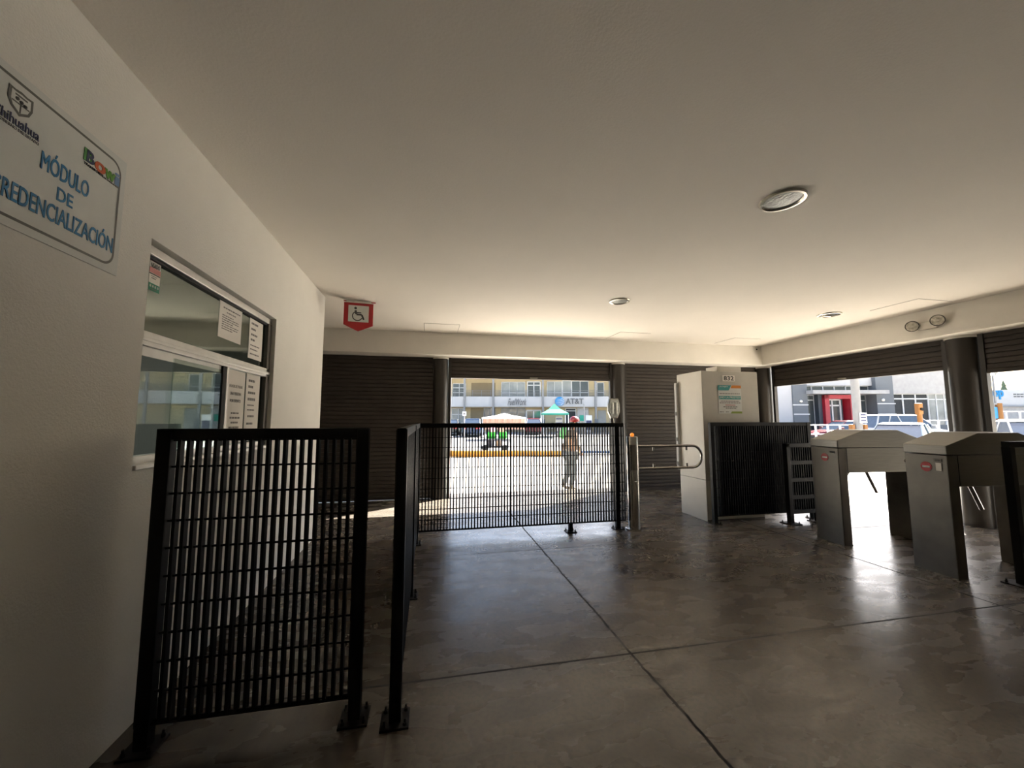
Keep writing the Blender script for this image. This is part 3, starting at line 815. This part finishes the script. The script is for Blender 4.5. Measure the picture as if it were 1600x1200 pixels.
fwin(b, 825, 846, 594.5, 620, D, 1.33, 2, (0, .78, 1), M['oglass'], M['wframe'], .12, 'balcony_door')
fwin(b, 857, 881, 594.5, 620, D, 1.33, 2, (0, .3, 1), M['oglassl'], M['wframe'])
fwin(b, 882, 896, 593, 620, D, 1.33, 1, (0, .3, 1), M['oglassl'], M['wframe'])
fwin(b, 897, 924, 593.5, 620, D, 1.33, 2, (0, .3, 1), M['oglass'], M['wframe'])
fwin(b, 938, 949, 596, 620, D, 1.33, 1, (0, .35, 1), M['oglass'], M['wframe'])
fwin(b, 704, 725, 638, 661, D, .88, 2, (0, .6, 1), M['oglassl'], M['wframe'])
fwin(b, 755, 773, 637, 672, D, .88, 2, (0, .5, 1), M['oglass'], M['gframe'])
fwin(b, 783, 821, 637, 672, D, .88, 3, (0, .8, 1), M['oglass'], M['gframe'])
fwin(b, 823, 846, 641, 676, D, .88, 2, (0, .3, .6, 1), M['oglass'], M['wframe'], .13, 'shop_door')
fwin(b, 885.5, 902, 638, 676, D, .88, 1, (0, .9, 1), M['odark'], M['wframe'], .08, 'shop_door')
fbox('white_shop_front', M['white'], b, 904, 922, 636, 677, D, .78, .9)
fbox('tan_pillar', M['cream'], b, 853, 868, 637, 677, D, .78, .9)
fbox('blue_door', M['oglassl'], b, 937, 950, 641, 677, D, .84, .9)
rl = MB()
for k in range(5):
    z = Z(620, D) + .04 + .16 * k
    rl.tube([(U(640, D), .1, z), (U(1000, D), .1, z)], .018, 6)
for px in range(640, 1001, 14): rl.tube([(U(px, D), .1, Z(620, D) - .05), (U(px, D), .1, Z(620, D) + .72)], .022, 6)
rl.build('balcony_railing', M['gframe'], b)
# signs on the band
gl = empty('globe_sign', out(U(874.5, D), D - .12, Z(627.5, D)), SY, 'blue and white striped globe sign on the white band across the street', 'sign')
mb = MB(); mb.lathe([(.5, 0), (.5, .06), (.40, .10)], n=36); mb.xf(Matrix.Rotation(R(90), 4, 'X')); mb.build('globe', M['signblue'], gl, smooth=True)
for k, (zz, hw, th) in enumerate(((.30, .34, .035), (.14, .44, .045), (-.03, .47, .045), (-.2, .42, .04), (-.34, .30, .03))):
    mb = MB(); pts = [(-hw + 2 * hw * t / 10, zz - .10 * (1 - ((t - 5) / 5) ** 2) + .02 * (t - 5) / 5) for t in range(11)]
    poly = pts + [(x, z + th * 2 * (t / 10)) for t, (x, z) in reversed(list(enumerate(pts)))]
    mb.prism(poly, .03, 'y', -.125); mb.build('stripe', M['wframe'], gl)
ls = empty('letter_sign', out(U(898, D), D - .06, Z(627, D)), SY, 'grey raised block letters on the white band right of the globe sign', 'sign')
lettering('lettering', 'AT&T', U(911.5, D) - U(884, D), .58, (0, 0, 0), (1, 0, 0), (0, 0, 1), M['greyl'], ls, bold=.02, depth=.05)
ls = empty('letter_sign', out(U(808, D), D - .06, Z(628, D)), SY, 'slanted script lettering on the white band left of the globe sign', 'sign')
lettering('lettering', 'FuelWork', 2.0, .72, (0, 0, 0), (1, 0, 0), (0, 0, 1), M['greyl'], ls, shear=.45, depth=.04)

# --- street things by the shops
def tent(name, px, d, w, dep, z_e, z_p, m, label, valance, legm, skirt=None):
    e = empty(name, out(U(px, d), d), SY, label, 'canopy')
    h = w / 2; q = dep / 2
    mb = MB(); mb.add([(-h, -q, z_e), (h, -q, z_e), (h, q, z_e), (-h, q, z_e), (0, 0, z_p), (-h, -q, z_e - valance), (h, -q, z_e - valance), (h, q, z_e - valance), (-h, q, z_e - valance),
                       (-h * .45, -q * .45, z_e + (z_p - z_e) * .42), (h * .45, -q * .45, z_e + (z_p - z_e) * .42), (h * .45, q * .45, z_e + (z_p - z_e) * .42), (-h * .45, q * .45, z_e + (z_p - z_e) * .42)],
                      [(9, 10, 4), (10, 11, 4), (11, 12, 4), (12, 9, 4), (0, 1, 10, 9), (1, 2, 11, 10), (2, 3, 12, 11), (3, 0, 9, 12), (5, 6, 1, 0), (6, 7, 2, 1), (7, 8, 3, 2), (8, 5, 0, 3)])
    o = mb.build('canopy_cloth', m, e); s_ = o.modifiers.new('thickness', 'SOLIDIFY'); s_.thickness = .02
    for sx in (-1, 1):
        for sy in (-1, 1):
            MB().tube([(sx * h * .96, sy * q * .96, 0), (sx * h * .96, sy * q * .96, z_e)], .03, 8).build('leg', legm, e)
    if skirt:
        z0, mm = skirt
        mb = MB(); n = 24
        vs = []
        for k in range(n + 1):
            x = -h * .93 + 2 * h * .93 * k / n; y = -q * .9 + .06 * math.sin(k * 1.9); vs += [(x, y, z0), (x, y - .03, z_e - valance * .5)]
        mb.add(vs, [(2 * k, 2 * k + 2, 2 * k + 3, 2 * k + 1) for k in range(n)])
        o = mb.build('side_cloth', mm, e); s_ = o.modifiers.new('thickness', 'SOLIDIFY'); s_.thickness = .015
    return e
tent('pop_up_canopy', 866.5, 33.5, 2.15, 2.0, Z(646, 33.5) - ground_z(33.5), Z(630.5, 33.5) - ground_z(33.5), M['teal'], 'teal peaked pop-up canopy before the phone shop', .12, M['wframe'])
tent('market_tarp', 788, 30, 3.25, 2.4, Z(652.5, 30) - ground_z(30), Z(645.5, 30) - ground_z(30), M['tarp'], 'low white tarpaulin stall with peach side cloths', .12, M['wframe'], skirt=(.75, M['peach']))
ds = empty('display_banner', out(U(873.5, 33.2), 33.2), SY, 'pale blue striped display banner under the teal canopy', 'banner')
MB().box(-.30, .30, -.03, .03, .05, 1.72).build('banner_sheet', M['oglassl'], ds); mb = MB()
for z in (.35, .75, 1.1, 1.45): mb.box(-.25, .25, -.036, -.03, z, z + .10)
mb.build('printed_band', M['navy'], ds); MB().box(-.31, .31, -.1, .1, 0, .05).build('foot', M['gframe'], ds)
ds = empty('display_table', out(U(859, 33.5), 33.5), SY, 'small stall table with black and white goods under the teal canopy', 'table')
MB().box(-.36, .36, -.25, .25, .70, .74).build('table_top', M['wframe'], ds)
for sx in (-1, 1):
    for sy in (-1, 1): MB().box(sx * .32 - .02, sx * .32 + .02, sy * .22 - .02, sy * .22 + .02, 0, .70).build('leg', M['gframe'], ds)
for k in range(3):
    tag(box('goods_box', M['inkd'] if k != 1 else M['wframe'], None, 0, .2, 0, .2, 0, .22 + .1 * k, .01), 'small %s box on the stall table under the teal canopy, %s' % (('black', 'white', 'black')[k], ('left', 'middle', 'right')[k] + ' of three'), 'box', 'goods on the stall table')
    o = bpy.data.objects['goods_box' if k == 0 else 'goods_box.%03d' % k]; o.location = out(U(859, 33.5) - .33 + .23 * k, 33.4, ground_z(33.5) + .741); o.rotation_euler.z = SY
for px, w_, py, m_, lab in ((909, .5, 648, M['teal'], 'teal and grey display board right of the phone shop door'), (920, .62, 649, M['navy'], 'dark blue display board near the blue door')):
    ds = empty('display_board', out(U(px, 39), 39), SY, lab, 'display board')
    h_ = Z(py, 39) - ground_z(39)
    MB().box(-w_ / 2, w_ / 2, -.04, .04, .1, h_).build('board', M['oglassl'] if m_ is M['teal'] else M['wframe'], ds)
    MB().box(-w_ / 2 + .04, w_ / 2 - .04, -.05, -.04, h_ * (.66 if m_ is M['teal'] else .2), h_ - .05 if m_ is M['teal'] else h_ * .72).build('printed_panel', m_, ds)
    MB().box(-w_ / 2, w_ / 2, -.2, .2, 0, .1).build('foot', M['gframe'], ds)
def pole(name, px, d, ptop, r, m, label, cat='pole', arms=()):
    e = empty(name, out(U(px, d), d), SY, label, cat)
    h = Z(ptop, d) - ground_z(d)
    MB().tube([(0, 0, 0), (0, 0, h)], r, 12).build('pole', m, e, smooth=True)
    return e, h
e, h = pole('street_pole', 913, 37, 631, .05, M['gframe'], 'thin grey pole with a crossarm by the phone shop front')
MB().box(-.35, .35, -.04, .04, Z(641, 37) - ground_z(37), Z(640, 37) - ground_z(37)).build('crossarm', M['gframe'], e)
pole('street_pole', 703, 24, 560, .055, M['gframe'], 'thin tall grey pole close to the left column of the opening')
e, h = pole('sign_post', 725.5, 32.3, 643, .04, M['conc'], 'small white street sign on a post among the parked cars', 'sign')
MB().box(-.16, .16, -.06, -.04, h - .36, h).build('sign_plate', M['wframe'], e, .01)
MB().box(-.07, .07, -.065, -.06, h - .24, h - .12).build('sign_symbol', M['ink'], e)

# --- street vendor cart with green boxes
d = 20.3
e = empty('vendor_cart', out(U(776, d), d), SY, 'dark street vendor cart with cartons and two small wheels behind the yellow curb', 'cart')
MB().box(-.75, .62, -.3, .3, .18, .26).build('cart_deck', M['crate'], e, .01)
for x in (-.55, .42):
    w_ = MB(); w_.lathe([(.17, -.04), (.17, .04)], n=18); w_.xf(Matrix.Translation((x, -.33, .17)) @ Matrix.Rotation(R(90), 4, 'X')); w_.build('wheel', M['tyre'], e, smooth=True)
for k in range(4): MB().tube([(-.65 + .42 * k, -.26, .26), (-.65 + .42 * k, -.26, .62)], .02, 6).build('upright', M['gframe'], e)
MB().box(-.66, .62, -.3, .3, .60, .64).build('shelf', M['gframe'], e, .01)
def cargo(name, m, x0, x1, z0, z1, lab, cat='box', grp=None):
    o = MB().box(x0, x1, -.2, .22, z0, z1).build(name, m, None, .02); o.location = out(U(776, d), d); o.rotation_euler.z = SY
    return tag(o, lab, cat, grp)
cargo('plastic_box', M['brightgreen'], -.45, -.02, .641, .97, 'left bright green box on the vendor cart', grp='bright green boxes')
cargo('plastic_box', M['brightgreen'], .09, .51, .641, .97, 'right bright green box on the vendor cart', grp='bright green boxes')
cargo('plastic_crate', M['crate'], -.52, -.12, .261, .55, 'dark crate on the lower deck of the vendor cart', 'crate')
cargo('cardboard_carton', M['carton'], -.06, .24, .261, .52, 'tan carton on the lower deck of the vendor cart', 'carton')
cargo('cloth_bundle', M['pink'], -.36, -.1, .971, 1.18, 'pink cloth bundle on top of the left green box', 'bundle')
cargo('cloth_bundle', M['peach'], .14, .42, .971, 1.2, 'peach cloth bundle on top of the right green box', 'bundle')

# --- cars
def car(pos, head, paint, label, L_=4.3, W=1.72, H=1.46, suv=False, group=None):
    e = empty('car', pos, head, label, 'car', group)
    hl, hw = L_ / 2, W / 2
    belt = H * (.60 if not suv else .62)
    st = [(-hl, .80, .42, belt * .86), (-hl * .93, .92, .26, belt * (.99 if suv else .95)), (-hl * .55, 1., .20, belt), (0, 1., .20, belt), (hl * .36, 1., .20, belt * .98), (hl * .62, .98, .22, belt * .88), (hl * .90, .90, .26, belt * .76), (hl, .74, .38, belt * .62)]
    vs = []; n = 8
    for x, k, zb, zt in st:
        w = hw * k
        vs += [(x, -w * .9, zb), (x, -w, zb + .10), (x, -w, zb + (zt - zb) * .66), (x, -w * .90, zt), (x, w * .90, zt), (x, w, zb + (zt - zb) * .66), (x, w, zb + .10), (x, w * .9, zb)]
    fs = [(i * n + k, i * n + (k + 1) % n, (i + 1) * n + (k + 1) % n, (i + 1) * n + k) for i in range(len(st) - 1) for k in range(n)]
    fs += [tuple(range(n)), tuple((len(st) - 1) * n + k for k in range(n))]
    o = MB().add(vs, fs).build('body', paint, e, .03, smooth=True)
    xa, xb, xc, xd = (-hl * .92, -hl * .80, hl * .06, hl * .40) if suv else (-hl * .80, -hl * .42, hl * .02, hl * .42)
    bw, tw = hw * .88, hw * .70
    zt = H - .06
    lo = [(xa, -bw, belt - .03), (xd, -bw, belt - .05), (xd, bw, belt - .05), (xa, bw, belt - .03)]
    hi = [(xb, -tw, zt), (xc, -tw, zt), (xc, tw, zt), (xb, tw, zt)]
    MB().hexa(lo, hi).build('windows', M['carglass'], e)
    r_ = MB().hexa([(xb - .06, -tw - .03, zt - .02), (xc + .08, -tw - .03, zt - .02), (xc + .08, tw + .03, zt - .02), (xb - .06, tw + .03, zt - .02)],
                   [(xb + .08, -tw + .1, H), (xc - .12, -tw + .1, H), (xc - .12, tw - .1, H), (xb + .08, tw - .1, H)])
    r_.build('roof', paint, e, .015, smooth=True)
    for s in (-1, 1):
        xm = (xa + xd) / 2 - .1
        rods = [((xa, s * bw, belt - .03), (xb, s * tw, zt), .045), ((xd, s * bw, belt - .05), (xc, s * tw, zt), .03), ((xm, s * (bw + .006), belt - .03), ((xb + xc) / 2 - .05, s * (tw + .006), zt), .03)]
        if suv: rods.append(((xa + .55, s * (bw + .004), belt - .03), (xb + .6, s * (tw + .004), zt), .035))
        for a, b_, rr_ in rods: MB().tube([a, b_], rr_ * .8, 8).build('pillar', paint, e, smooth=True)
        MB().box(xd - .35, xd - .17, min(s * bw, s * (hw + .17)), max(s * bw, s * (hw + .17)), belt - .0, belt + .14).build('mirror', paint, e, .03)
        for x in (-hl * .62, hl * .62):
            w_ = MB(); w_.lathe([(.26, -.10), (.31, -.09), (.31, .09), (.26, .10)], n=24); w_.xf(Matrix.Translation((x, s * (hw - .08), .31)) @ Matrix.Rotation(R(90), 4, 'X'))
            wo = w_.build('wheel', M['tyre'], e, smooth=True)
            h_ = MB(); h_.lathe([(.19, -.115), (.19, .115)], n=16); h_.xf(Matrix.Translation((x, s * (hw - .08), .31)) @ Matrix.Rotation(R(90), 4, 'X')); h_.build('hubcap', M['alu'], wo, smooth=True)
        MB().box(hl * .90, hl * .985, min(s * hw * .42, s * hw * .80), max(s * hw * .42, s * hw * .80), belt * .62, belt * .74).build('headlight', M['lampclear'], e, .02)
        MB().box(-hl * 1.005, -hl * .93, min(s * hw * .45, s * hw * .82), max(s * hw * .45, s * hw * .82), belt * .70, belt * .88).build('tail_light', M['lampred'], e, .015)
    MB().box(hl * .97, hl * 1.01, -hw * .6, hw * .6, .30, .42).build('front_bumper', M['tyre'], e, .02)
    MB().box(-hl * 1.015, -hl * .97, -hw * .7, hw * .7, .32, .46).build('rear_bumper', paint, e, .02)
    return e
def at(px, d): return out(U(px, d), d)
car(at(740, 35), SY + R(90), M['cblue'], 'navy blue hatchback parked tail-on across the street', 3.9, 1.7, 1.5)
car(at(707, 36.5), SY + R(90), M['cblack'], 'black car parked left of the navy hatchback', 4.2, 1.7, 1.45)
car(at(833, 38.2), SY + R(90), M['cred'], 'maroon car parked before the white shop door across the street', 4.0, 1.7, 1.5)
car(at(1313, 27), SY + R(178), M['cred'], 'maroon sedan passing behind the white railing', 4.3, 1.72, 1.46)
car(at(1413, 21.8), SY + R(-4), M['cwhite'], 'white sport utility car with dark side windows, right of the concrete pole', 4.6, 1.85, 1.86, True)
car(at(1404, 15.3), SY + R(215), M['csilver'], 'pale blue-grey car nearest the first turnstile, in front of the white one', 4.2, 1.72, 1.50)
car(at(1622, 12.2), SY + R(236), M['cwhite'], 'white car at the right edge, seen past the thick column', 4.4, 1.8, 1.62)

# --- grey building with the red portal
D2 = 32.
b = empty('grey_building', out(0, D2, 0), SY, 'grey and white bank-like building with a red door portal on the right', 'building')
box('rear_mass', M['white'], b, U(1200, D2), U(1535, D2), 1.3, 14, -.3, Z(560, D2))
fbox('white_wall', M['white'], b, 1200, 1239, 560, 686, D2, -.05, 1.3)
fbox('grey_pier', M['grey'], b, 1239, 1262, 560, 686, D2, -.15, 1.3)
fbox('grey_pier', M['grey'], b, 1370, 1397, 560, 686, D2, -.15, 1.3)
fbox('entrance_header', M['white'], b, 1262, 1370, 560, 602, D2, .2, 1.3)
fbox('upper_white_wall', M['conc'], b, 1397, 1535, 560, 615, D2, -.05, 1.3)
fwin(b, 1261, 1370, 602, 610.5, D2, .6, 6, (0, 1), M['oglass'], M['wframe'], .09)
fbox('entrance_canopy', M['conc'], b, 1260, 1377, 610.5, 616, D2, -.9, .8)
fbox('entrance_back_wall', M['greyd'], b, 1262, 1370, 616, 686, D2, 1.1, 1.25)
fwin(b, 1262, 1285, 616.5, 664, D2, .8, 2, (0, .83, 1), M['oglass'], M['wframe'], .07)
fbox('dark_pier', M['greyd'], b, 1285, 1292, 616, 686, D2, .3, 1.1)
mb = MB(); mb.box(U(1291, D2), U(1298, D2), 0, .8, -.3, Z(617, D2)); mb.box(U(1291, D2), U(1336, D2), 0, .8, Z(623, D2), Z(617, D2)); mb.box(U(1331, D2), U(1336, D2), 0, .8, -.3, Z(617, D2)); mb.build('red_portal', M['redf'], b)
fwin(b, 1299, 1325, 624, 682, D2, .7, 2, (0, .84, 1), M['oglass'], M['wframe'], .12, 'entrance_door')
fwin(b, 1345, 1368, 616.5, 668, D2, .8, 2, (0, .83, 1), M['oglass'], M['gframe'], .07)
fwin(b, 1398, 1458, 615, 664, D2, .3, 3, (0, .84, 1), M['odark'], M['wframe'], .10)
fwin(b, 1458, 1535, 615, 670, D2, .3, 6, (0, .84, 1), M['oglassl'], M['wframe'], .07)
fbox('low_wall', M['grey'], b, 1397, 1535, 664, 686, D2, .1, 1.3)
for px0, px1, py in ((1238, 1262, 632), (1239, 1263, 646.5), (1370, 1398, 630), (1370, 1398, 646.5)): fbox('white_band', M['wframe'], b, px0, px1, py, py + 1.6, D2, -.2, -.15)
for px, py in ((1251, 627), (1379, 625)):
    mb = MB(); mb.lathe([(.13, 0), (.13, .06), (.08, .1)], n=16); mb.xf(Matrix.Translation((U(px, D2), -.15, Z(py, D2))) @ Matrix.Rotation(R(90), 4, 'X')); mb.build('wall_lamp', M['nickel'], b, smooth=True)
def rail(px0, px1, d, z1, label, n):
    e = empty('guard_rail', out(U(px0, d), d), SY, label, 'railing', 'white street railings')
    w = U(px1, d) - U(px0, d)
    for z in (z1, z1 * .55): MB().box(0, w, -.03, .03, z - .035, z + .035).build('rail', M['wframe'], e, .01)
    for k in range(n): x = .05 + (w - .1) * k / (n - 1); MB().box(x - .045, x + .045, -.045, .045, 0, z1).build('post', M['wframe'], e, .01)
rail(1215, 1332, 24, Z(664, 24) - ground_z(24), 'white railing in front of the maroon sedan', 7)
rail(1418, 1545, 25, Z(657, 25) - ground_z(25), 'white railing in front of the glazed shop front right of the cars', 9)
rail(1550, 1660, 27, Z(643, 27) - ground_z(27), 'white railing at the right edge behind the white car', 6)
e, h = pole('utility_pole', 1340, 18.6, 520, .165, M['polec'], 'thick concrete utility pole before the red portal')
for s in (-1, 1): MB().box(s * .30 - .08, s * .30 + .08, -.1, .1, 0, Z(663, 18.6) - ground_z(18.6)).build('yellow_guard', M['orangepost'], e, .03)
MB().box(-.06, .27, -.2, -.17, Z(661, 18.6) - ground_z(18.6), Z(645, 18.6) - ground_z(18.6)).build('sign_plate', M['wframe'], e, .005)
mb = MB()
for k in range(3): mb.box(-.02, .22, -.206, -.2, Z(658 - 4.5 * k, 18.6) - ground_z(18.6), Z(656 - 4.5 * k, 18.6) - ground_z(18.6))
mb.build('sign_print', M['navy'], e)
e, h = pole('signal_post', 1437.5, 19.3, 646, .10, M['orangepost'], 'orange signal post before the dark shop glazing', 'post')
MB().box(-.13, .11, -.11, .11, h - .05, h + .50).build('signal_head', M['orangepost'], e, .04)
mb = MB()
for k in range(2): mb.lathe([(.07, -.16), (.07, -.13)], (0, 0, 0), 14)
mb.xf(Matrix.Translation((0, 0, h + .2)) @ Matrix.Rotation(R(-90), 4, 'X')); mb.build('signal_lens', M['void'], e)
e, h = pole('orange_post', 1563, 26, 630, .16, M['orangepost'], 'orange post with a side arm at the right edge of the view', 'post')
MB().box(-.75, 0, -.05, .05, h - .10, h).build('arm', M['gframe'], e)
MB().box(-.5, -.12, -.04, .04, h - 1.0, h - .25).build('sign_plate', M['signblue'], e, .02)
e, h = pole('street_lamp', 1558.5, 30, 586, .06, M['gframe'], 'double-headed street lamp standing right of the thick column', 'street lamp')
for s in (-1, 1):
    MB().tube([(0, 0, h - .1), (s * .18, 0, h - .05), (s * .26, 0, h + .1)], .025, 6).build('lamp_arm', M['gframe'], e)
    MB().lathe([(.04, h + .08), (.12, h + .3), (.05, h + .36)], (s * .27, 0, 0), 12).build('lamp_head', M['lens'], e)
# store wall far right, with letters
D3 = 62.
b = empty('store_building', out(0, D3, 0), SY, 'long white store building with blue letters far off at the right edge', 'building')
fbox('store_wall', M['white'], b, 1545, 1720, 609, 656, D3, 0, 8)
fbox('store_base', M['conc'], b, 1545, 1720, 634, 658, D3, -.1, 0)
mb = MB(); mb.box(U(1545, D3), U(1720, D3), -.5, 0, Z(636, D3), Z(634.5, D3)); mb.build('loading_canopy', M['gframe'], b)
lettering('lettering', 'coop', U(1571, D3) - U(1541, D3), 1.35, (U(1556, D3), -.05, Z(617, D3)), (1, 0, 0), (0, 0, 1), M['signblue'], b, bold=.05, depth=.05)
mb = MB()
for r_ in range(2):
    for k in range(6): x = U(1588, D3) + k * .55; mb.box(x, x + .4, -.05, 0, Z(617 + 3.6 * r_, D3), Z(615 + 3.6 * r_, D3))
mb.build('wall_lettering', M['greyl'], b)
t_ = empty('conifer_tree', out(U(1574, 74), 74), SY, 'slim pointed conifer behind the white store', 'tree')
z0t, z1t = 2.0, Z(594, 74)
MB().tube([(0, 0, 0), (0, 0, z1t - .6)], .18, 8, .04).build('trunk', M['boot'], t_)
mb = MB()
for k in range(9):
    za = z0t + (z1t - z0t) * k / 9.5; rr_ = 1.5 * (1 - k / 9.4) + .1
    n0 = len(mb.v); mb.lathe([(rr_, za), (rr_ * .55, za + .55), (.02, za + 1.15)], n=11)
    for i in range(n0, n0 + 11): mb.v[i] += V((0, 0, random.uniform(-.25, .1)))
mb.build('foliage', M['leaf'], t_)

# ------------------------------------------------------------------ the walking man
def skin_mesh(name, pts, edges, m, parent, sub=2, root=0):
    me = bpy.data.meshes.new(name); me.from_pydata([p[:3] for p in pts], edges, [])
    o = bpy.data.objects.new(name, me); COL.objects.link(o)
    sk = o.modifiers.new('skin', 'SKIN'); sk.use_smooth_shade = True
    layer = me.skin_vertices[0].data if me.skin_vertices else None
    if layer is None:
        o.data.attributes
        me.skin_vertices.new(name='') if hasattr(me.skin_vertices, 'new') else None
        layer = me.skin_vertices[0].data
    for i, p in enumerate(pts):
        layer[i].radius = p[3] if isinstance(p[3], tuple) else (p[3], p[3]); layer[i].use_root = (i == root)
    sb = o.modifiers.new('sub', 'SUBSURF'); sb.levels = sub; sb.render_levels = sub
    dg = bpy.context.evaluated_depsgraph_get(); dg.update()
    new = bpy.data.meshes.new_from_object(o.evaluated_get(dg), depsgraph=dg)
    o.modifiers.clear(); o.data = new; bpy.data.meshes.remove(me); new.name = name
    new.materials.clear(); new.materials.append(m)
    for p in new.polygons: p.use_smooth = True
    if parent: o.parent = parent
    return o
def person():
    # local: x = to the right of the photo (where he heads), y = away from the station, z up
    KS = (.945,) * 3
    e = empty('person', out(U(890, 9.2), 9.2, -.30), SY, 'man in a red cap, checked shirt and grey jeans walking past outside', 'person')
    e.scale = KS
    P = [  # x, y, z, r
        (.02, 0, .93, (.15, .12)), (.03, 0, 1.12, (.145, .11)), (.05, 0, 1.32, (.165, .115)), (.07, 0, 1.42, (.10, .085)),  # 0-3 pelvis .. chest
        (.09, 0, 1.49, .055), (.115, 0, 1.575, .085), (.12, 0, 1.66, .08),                                              # 4-6 neck, head
        (.06, -.18, 1.39, .062), (.10, -.225, 1.15, .047), (.20, -.20, .95, .038), (.235, -.19, .905, .032),             # 7-10 near arm forward
        (.05, .18, 1.39, .062), (-.05, .22, 1.15, .047), (-.08, .19, .93, .038), (-.08, .19, .88, .032),               # 11-14 far arm back
        (.04, -.09, .86, .085), (.08, -.09, .49, .060), (.0, -.09, .11, .042), (.04, -.09, .05, .040), (.13, -.09, .035, .035),   # 15-19 near leg
        (.0, .09, .86, .085), (-.02, .09, .49, .058), (-.14, .09, .13, .042), (-.13, .09, .06, .04), (-.04, .09, .04, .035),    # 20-24 far leg
    ]
    E = [(0, 1), (1, 2), (2, 3), (3, 4), (4, 5), (5, 6), (2, 7), (7, 8), (8, 9), (9, 10), (2, 11), (11, 12), (12, 13), (13, 14), (0, 15), (15, 16), (16, 17), (17, 18), (18, 19), (0, 20), (20, 21), (21, 22), (22, 23), (23, 24)]
    body = skin_mesh('body', P, E, M['skin'], e)
    for wx, wy, wz, sy in ((.235, -.19, .905, -1), (-.08, .19, .88, 1)):     # five curled fingers on each hand
        for k in range(4):
            ln = (.036, .042, .040, .032)[k]; x = wx - .024 + .016 * k
            skin_mesh('finger', [(x, wy, wz - .02, .009), (x + .004, wy, wz - .02 - ln, .008), (x + .001, wy - sy * .016, wz - .02 - ln * 1.6, .007)], [(0, 1), (1, 2)], M['skin'], e, 1)
        skin_mesh('thumb', [(wx + .025, wy, wz, .010), (wx + .042, wy - sy * .012, wz - .030, .009), (wx + .040, wy - sy * .02, wz - .055, .008)], [(0, 1), (1, 2)], M['skin'], e, 1)
    def wear(name, idx, grow, m, sub=2, root=0, extra=()):
        pts = []
        for i in idx:
            p = P[i]; r = p[3]
            r = tuple(q + grow for q in r) if isinstance(r, tuple) else r + grow
            pts.append((p[0], p[1], p[2], r))
        mp = {i: k for k, i in enumerate(idx)}
        return skin_mesh(name, pts, [(mp[a], mp[c_]) for a, c_ in E if a in mp and c_ in mp], m, e, sub, root)
    wear('checked_shirt', [1, 2, 3, 7, 8, 9, 11, 12, 13], .018, M['shirt'])
    o = skin_mesh('shirt_hem', [(.02, 0, 1.10, (.165, .135)), (.03, 0, .98, (.175, .145)), (.04, 0, .88, (.165, .14))], [(0, 1), (1, 2)], M['vest'], e)
    wear('jeans', [0, 15, 16, 17, 20, 21, 22], .022, M['jeans'])
    for a, b_ in ((.0, -.09), (-.14, .09)):
        zz = .11 if b_ < 0 else .13
        skin_mesh('boot', [(a, b_, zz + .10, .05), (a, b_, zz - .02, .052), (a + .02, b_, .052, .05), (a + .10, b_, .045, .045), (a + .16, b_, .04, .036)], [(0, 1), (1, 2), (2, 3), (3, 4)], M['boot'], e)
    # face
    mb = MB(); hx, hz = .118, 1.615
    mb.sphere((hx + .088, 0, hz - .012), .018, 8); mb.build('nose', M['skin'], e, smooth=True)
    for s in (-1, 1):
        MB().sphere((hx + .068, s * .034, hz + .012), .011, 8).build('eye', M['inkd'], e, smooth=True)
        MB().sphere((hx - .005, s * .083, hz), .022, 8, 1.4).build('ear', M['skin'], e, smooth=True)
    MB().box(hx + .066, hx + .078, -.022, .022, hz - .054, hz - .046).build('mouth', M['lampred'], e, .003)
    mb = MB(); mb.sphere((hx - .022, 0, hz + .012), .090, 14, 1.1); mb.build('hair', M['hair'], e, smooth=True)
    # red cap
    n0 = MB(); n0.lathe([(.118, 0), (.120, .03), (.112, .07), (.085, .112), (.04, .135), (.002, .14)], (hx, 0, hz + .03), 24); cp = n0.build('red_cap', M['hat'], e, smooth=True)
    mb = MB(); mb.hexa([(hx + .08, -.085, hz + .03), (hx + .21, -.05, hz + .018), (hx + .21, .05, hz + .018), (hx + .08, .085, hz + .03)], [(hx + .08, -.085, hz + .045), (hx + .21, -.05, hz + .028), (hx + .21, .05, hz + .028), (hx + .08, .085, hz + .045)]); mb.build('cap_visor', M['inkd'], cp, .004)
    # green bundle carried on the back
    bd = skin_mesh('cloth_bundle', [(-.13, -.05, 1.53, .08), (-.15, -.06, 1.42, .10), (-.19, -.06, 1.30, .085), (-.20, -.06, 1.22, .05)], [(0, 1), (1, 2), (2, 3)], M['bagg'], None)
    bd.location = out(U(890, 9.2), 9.2, -.30); bd.rotation_euler.z = SY; bd.scale = KS
    tag(bd, "green cloth bundle on the walking man's back", 'bundle')
    bg = skin_mesh('shoulder_bag', [(-.16, -.17, 1.16, (.10, .06)), (-.17, -.17, 1.02, (.11, .07)), (-.17, -.17, .96, (.09, .05))], [(0, 1), (1, 2)], M['shirt'], None)
    bg.location = out(U(890, 9.2), 9.2, -.30); bg.rotation_euler.z = SY; bg.scale = KS
    st = MB(); st.tube([(-.16, -.17, 1.2), (-.08, -.16, 1.40), (.02, -.10, 1.50)], .012, 8); st.build('bag_strap', M['boot'], bg)
    tag(bg, "brown bag hanging at the walking man's hip", 'bag')
person()
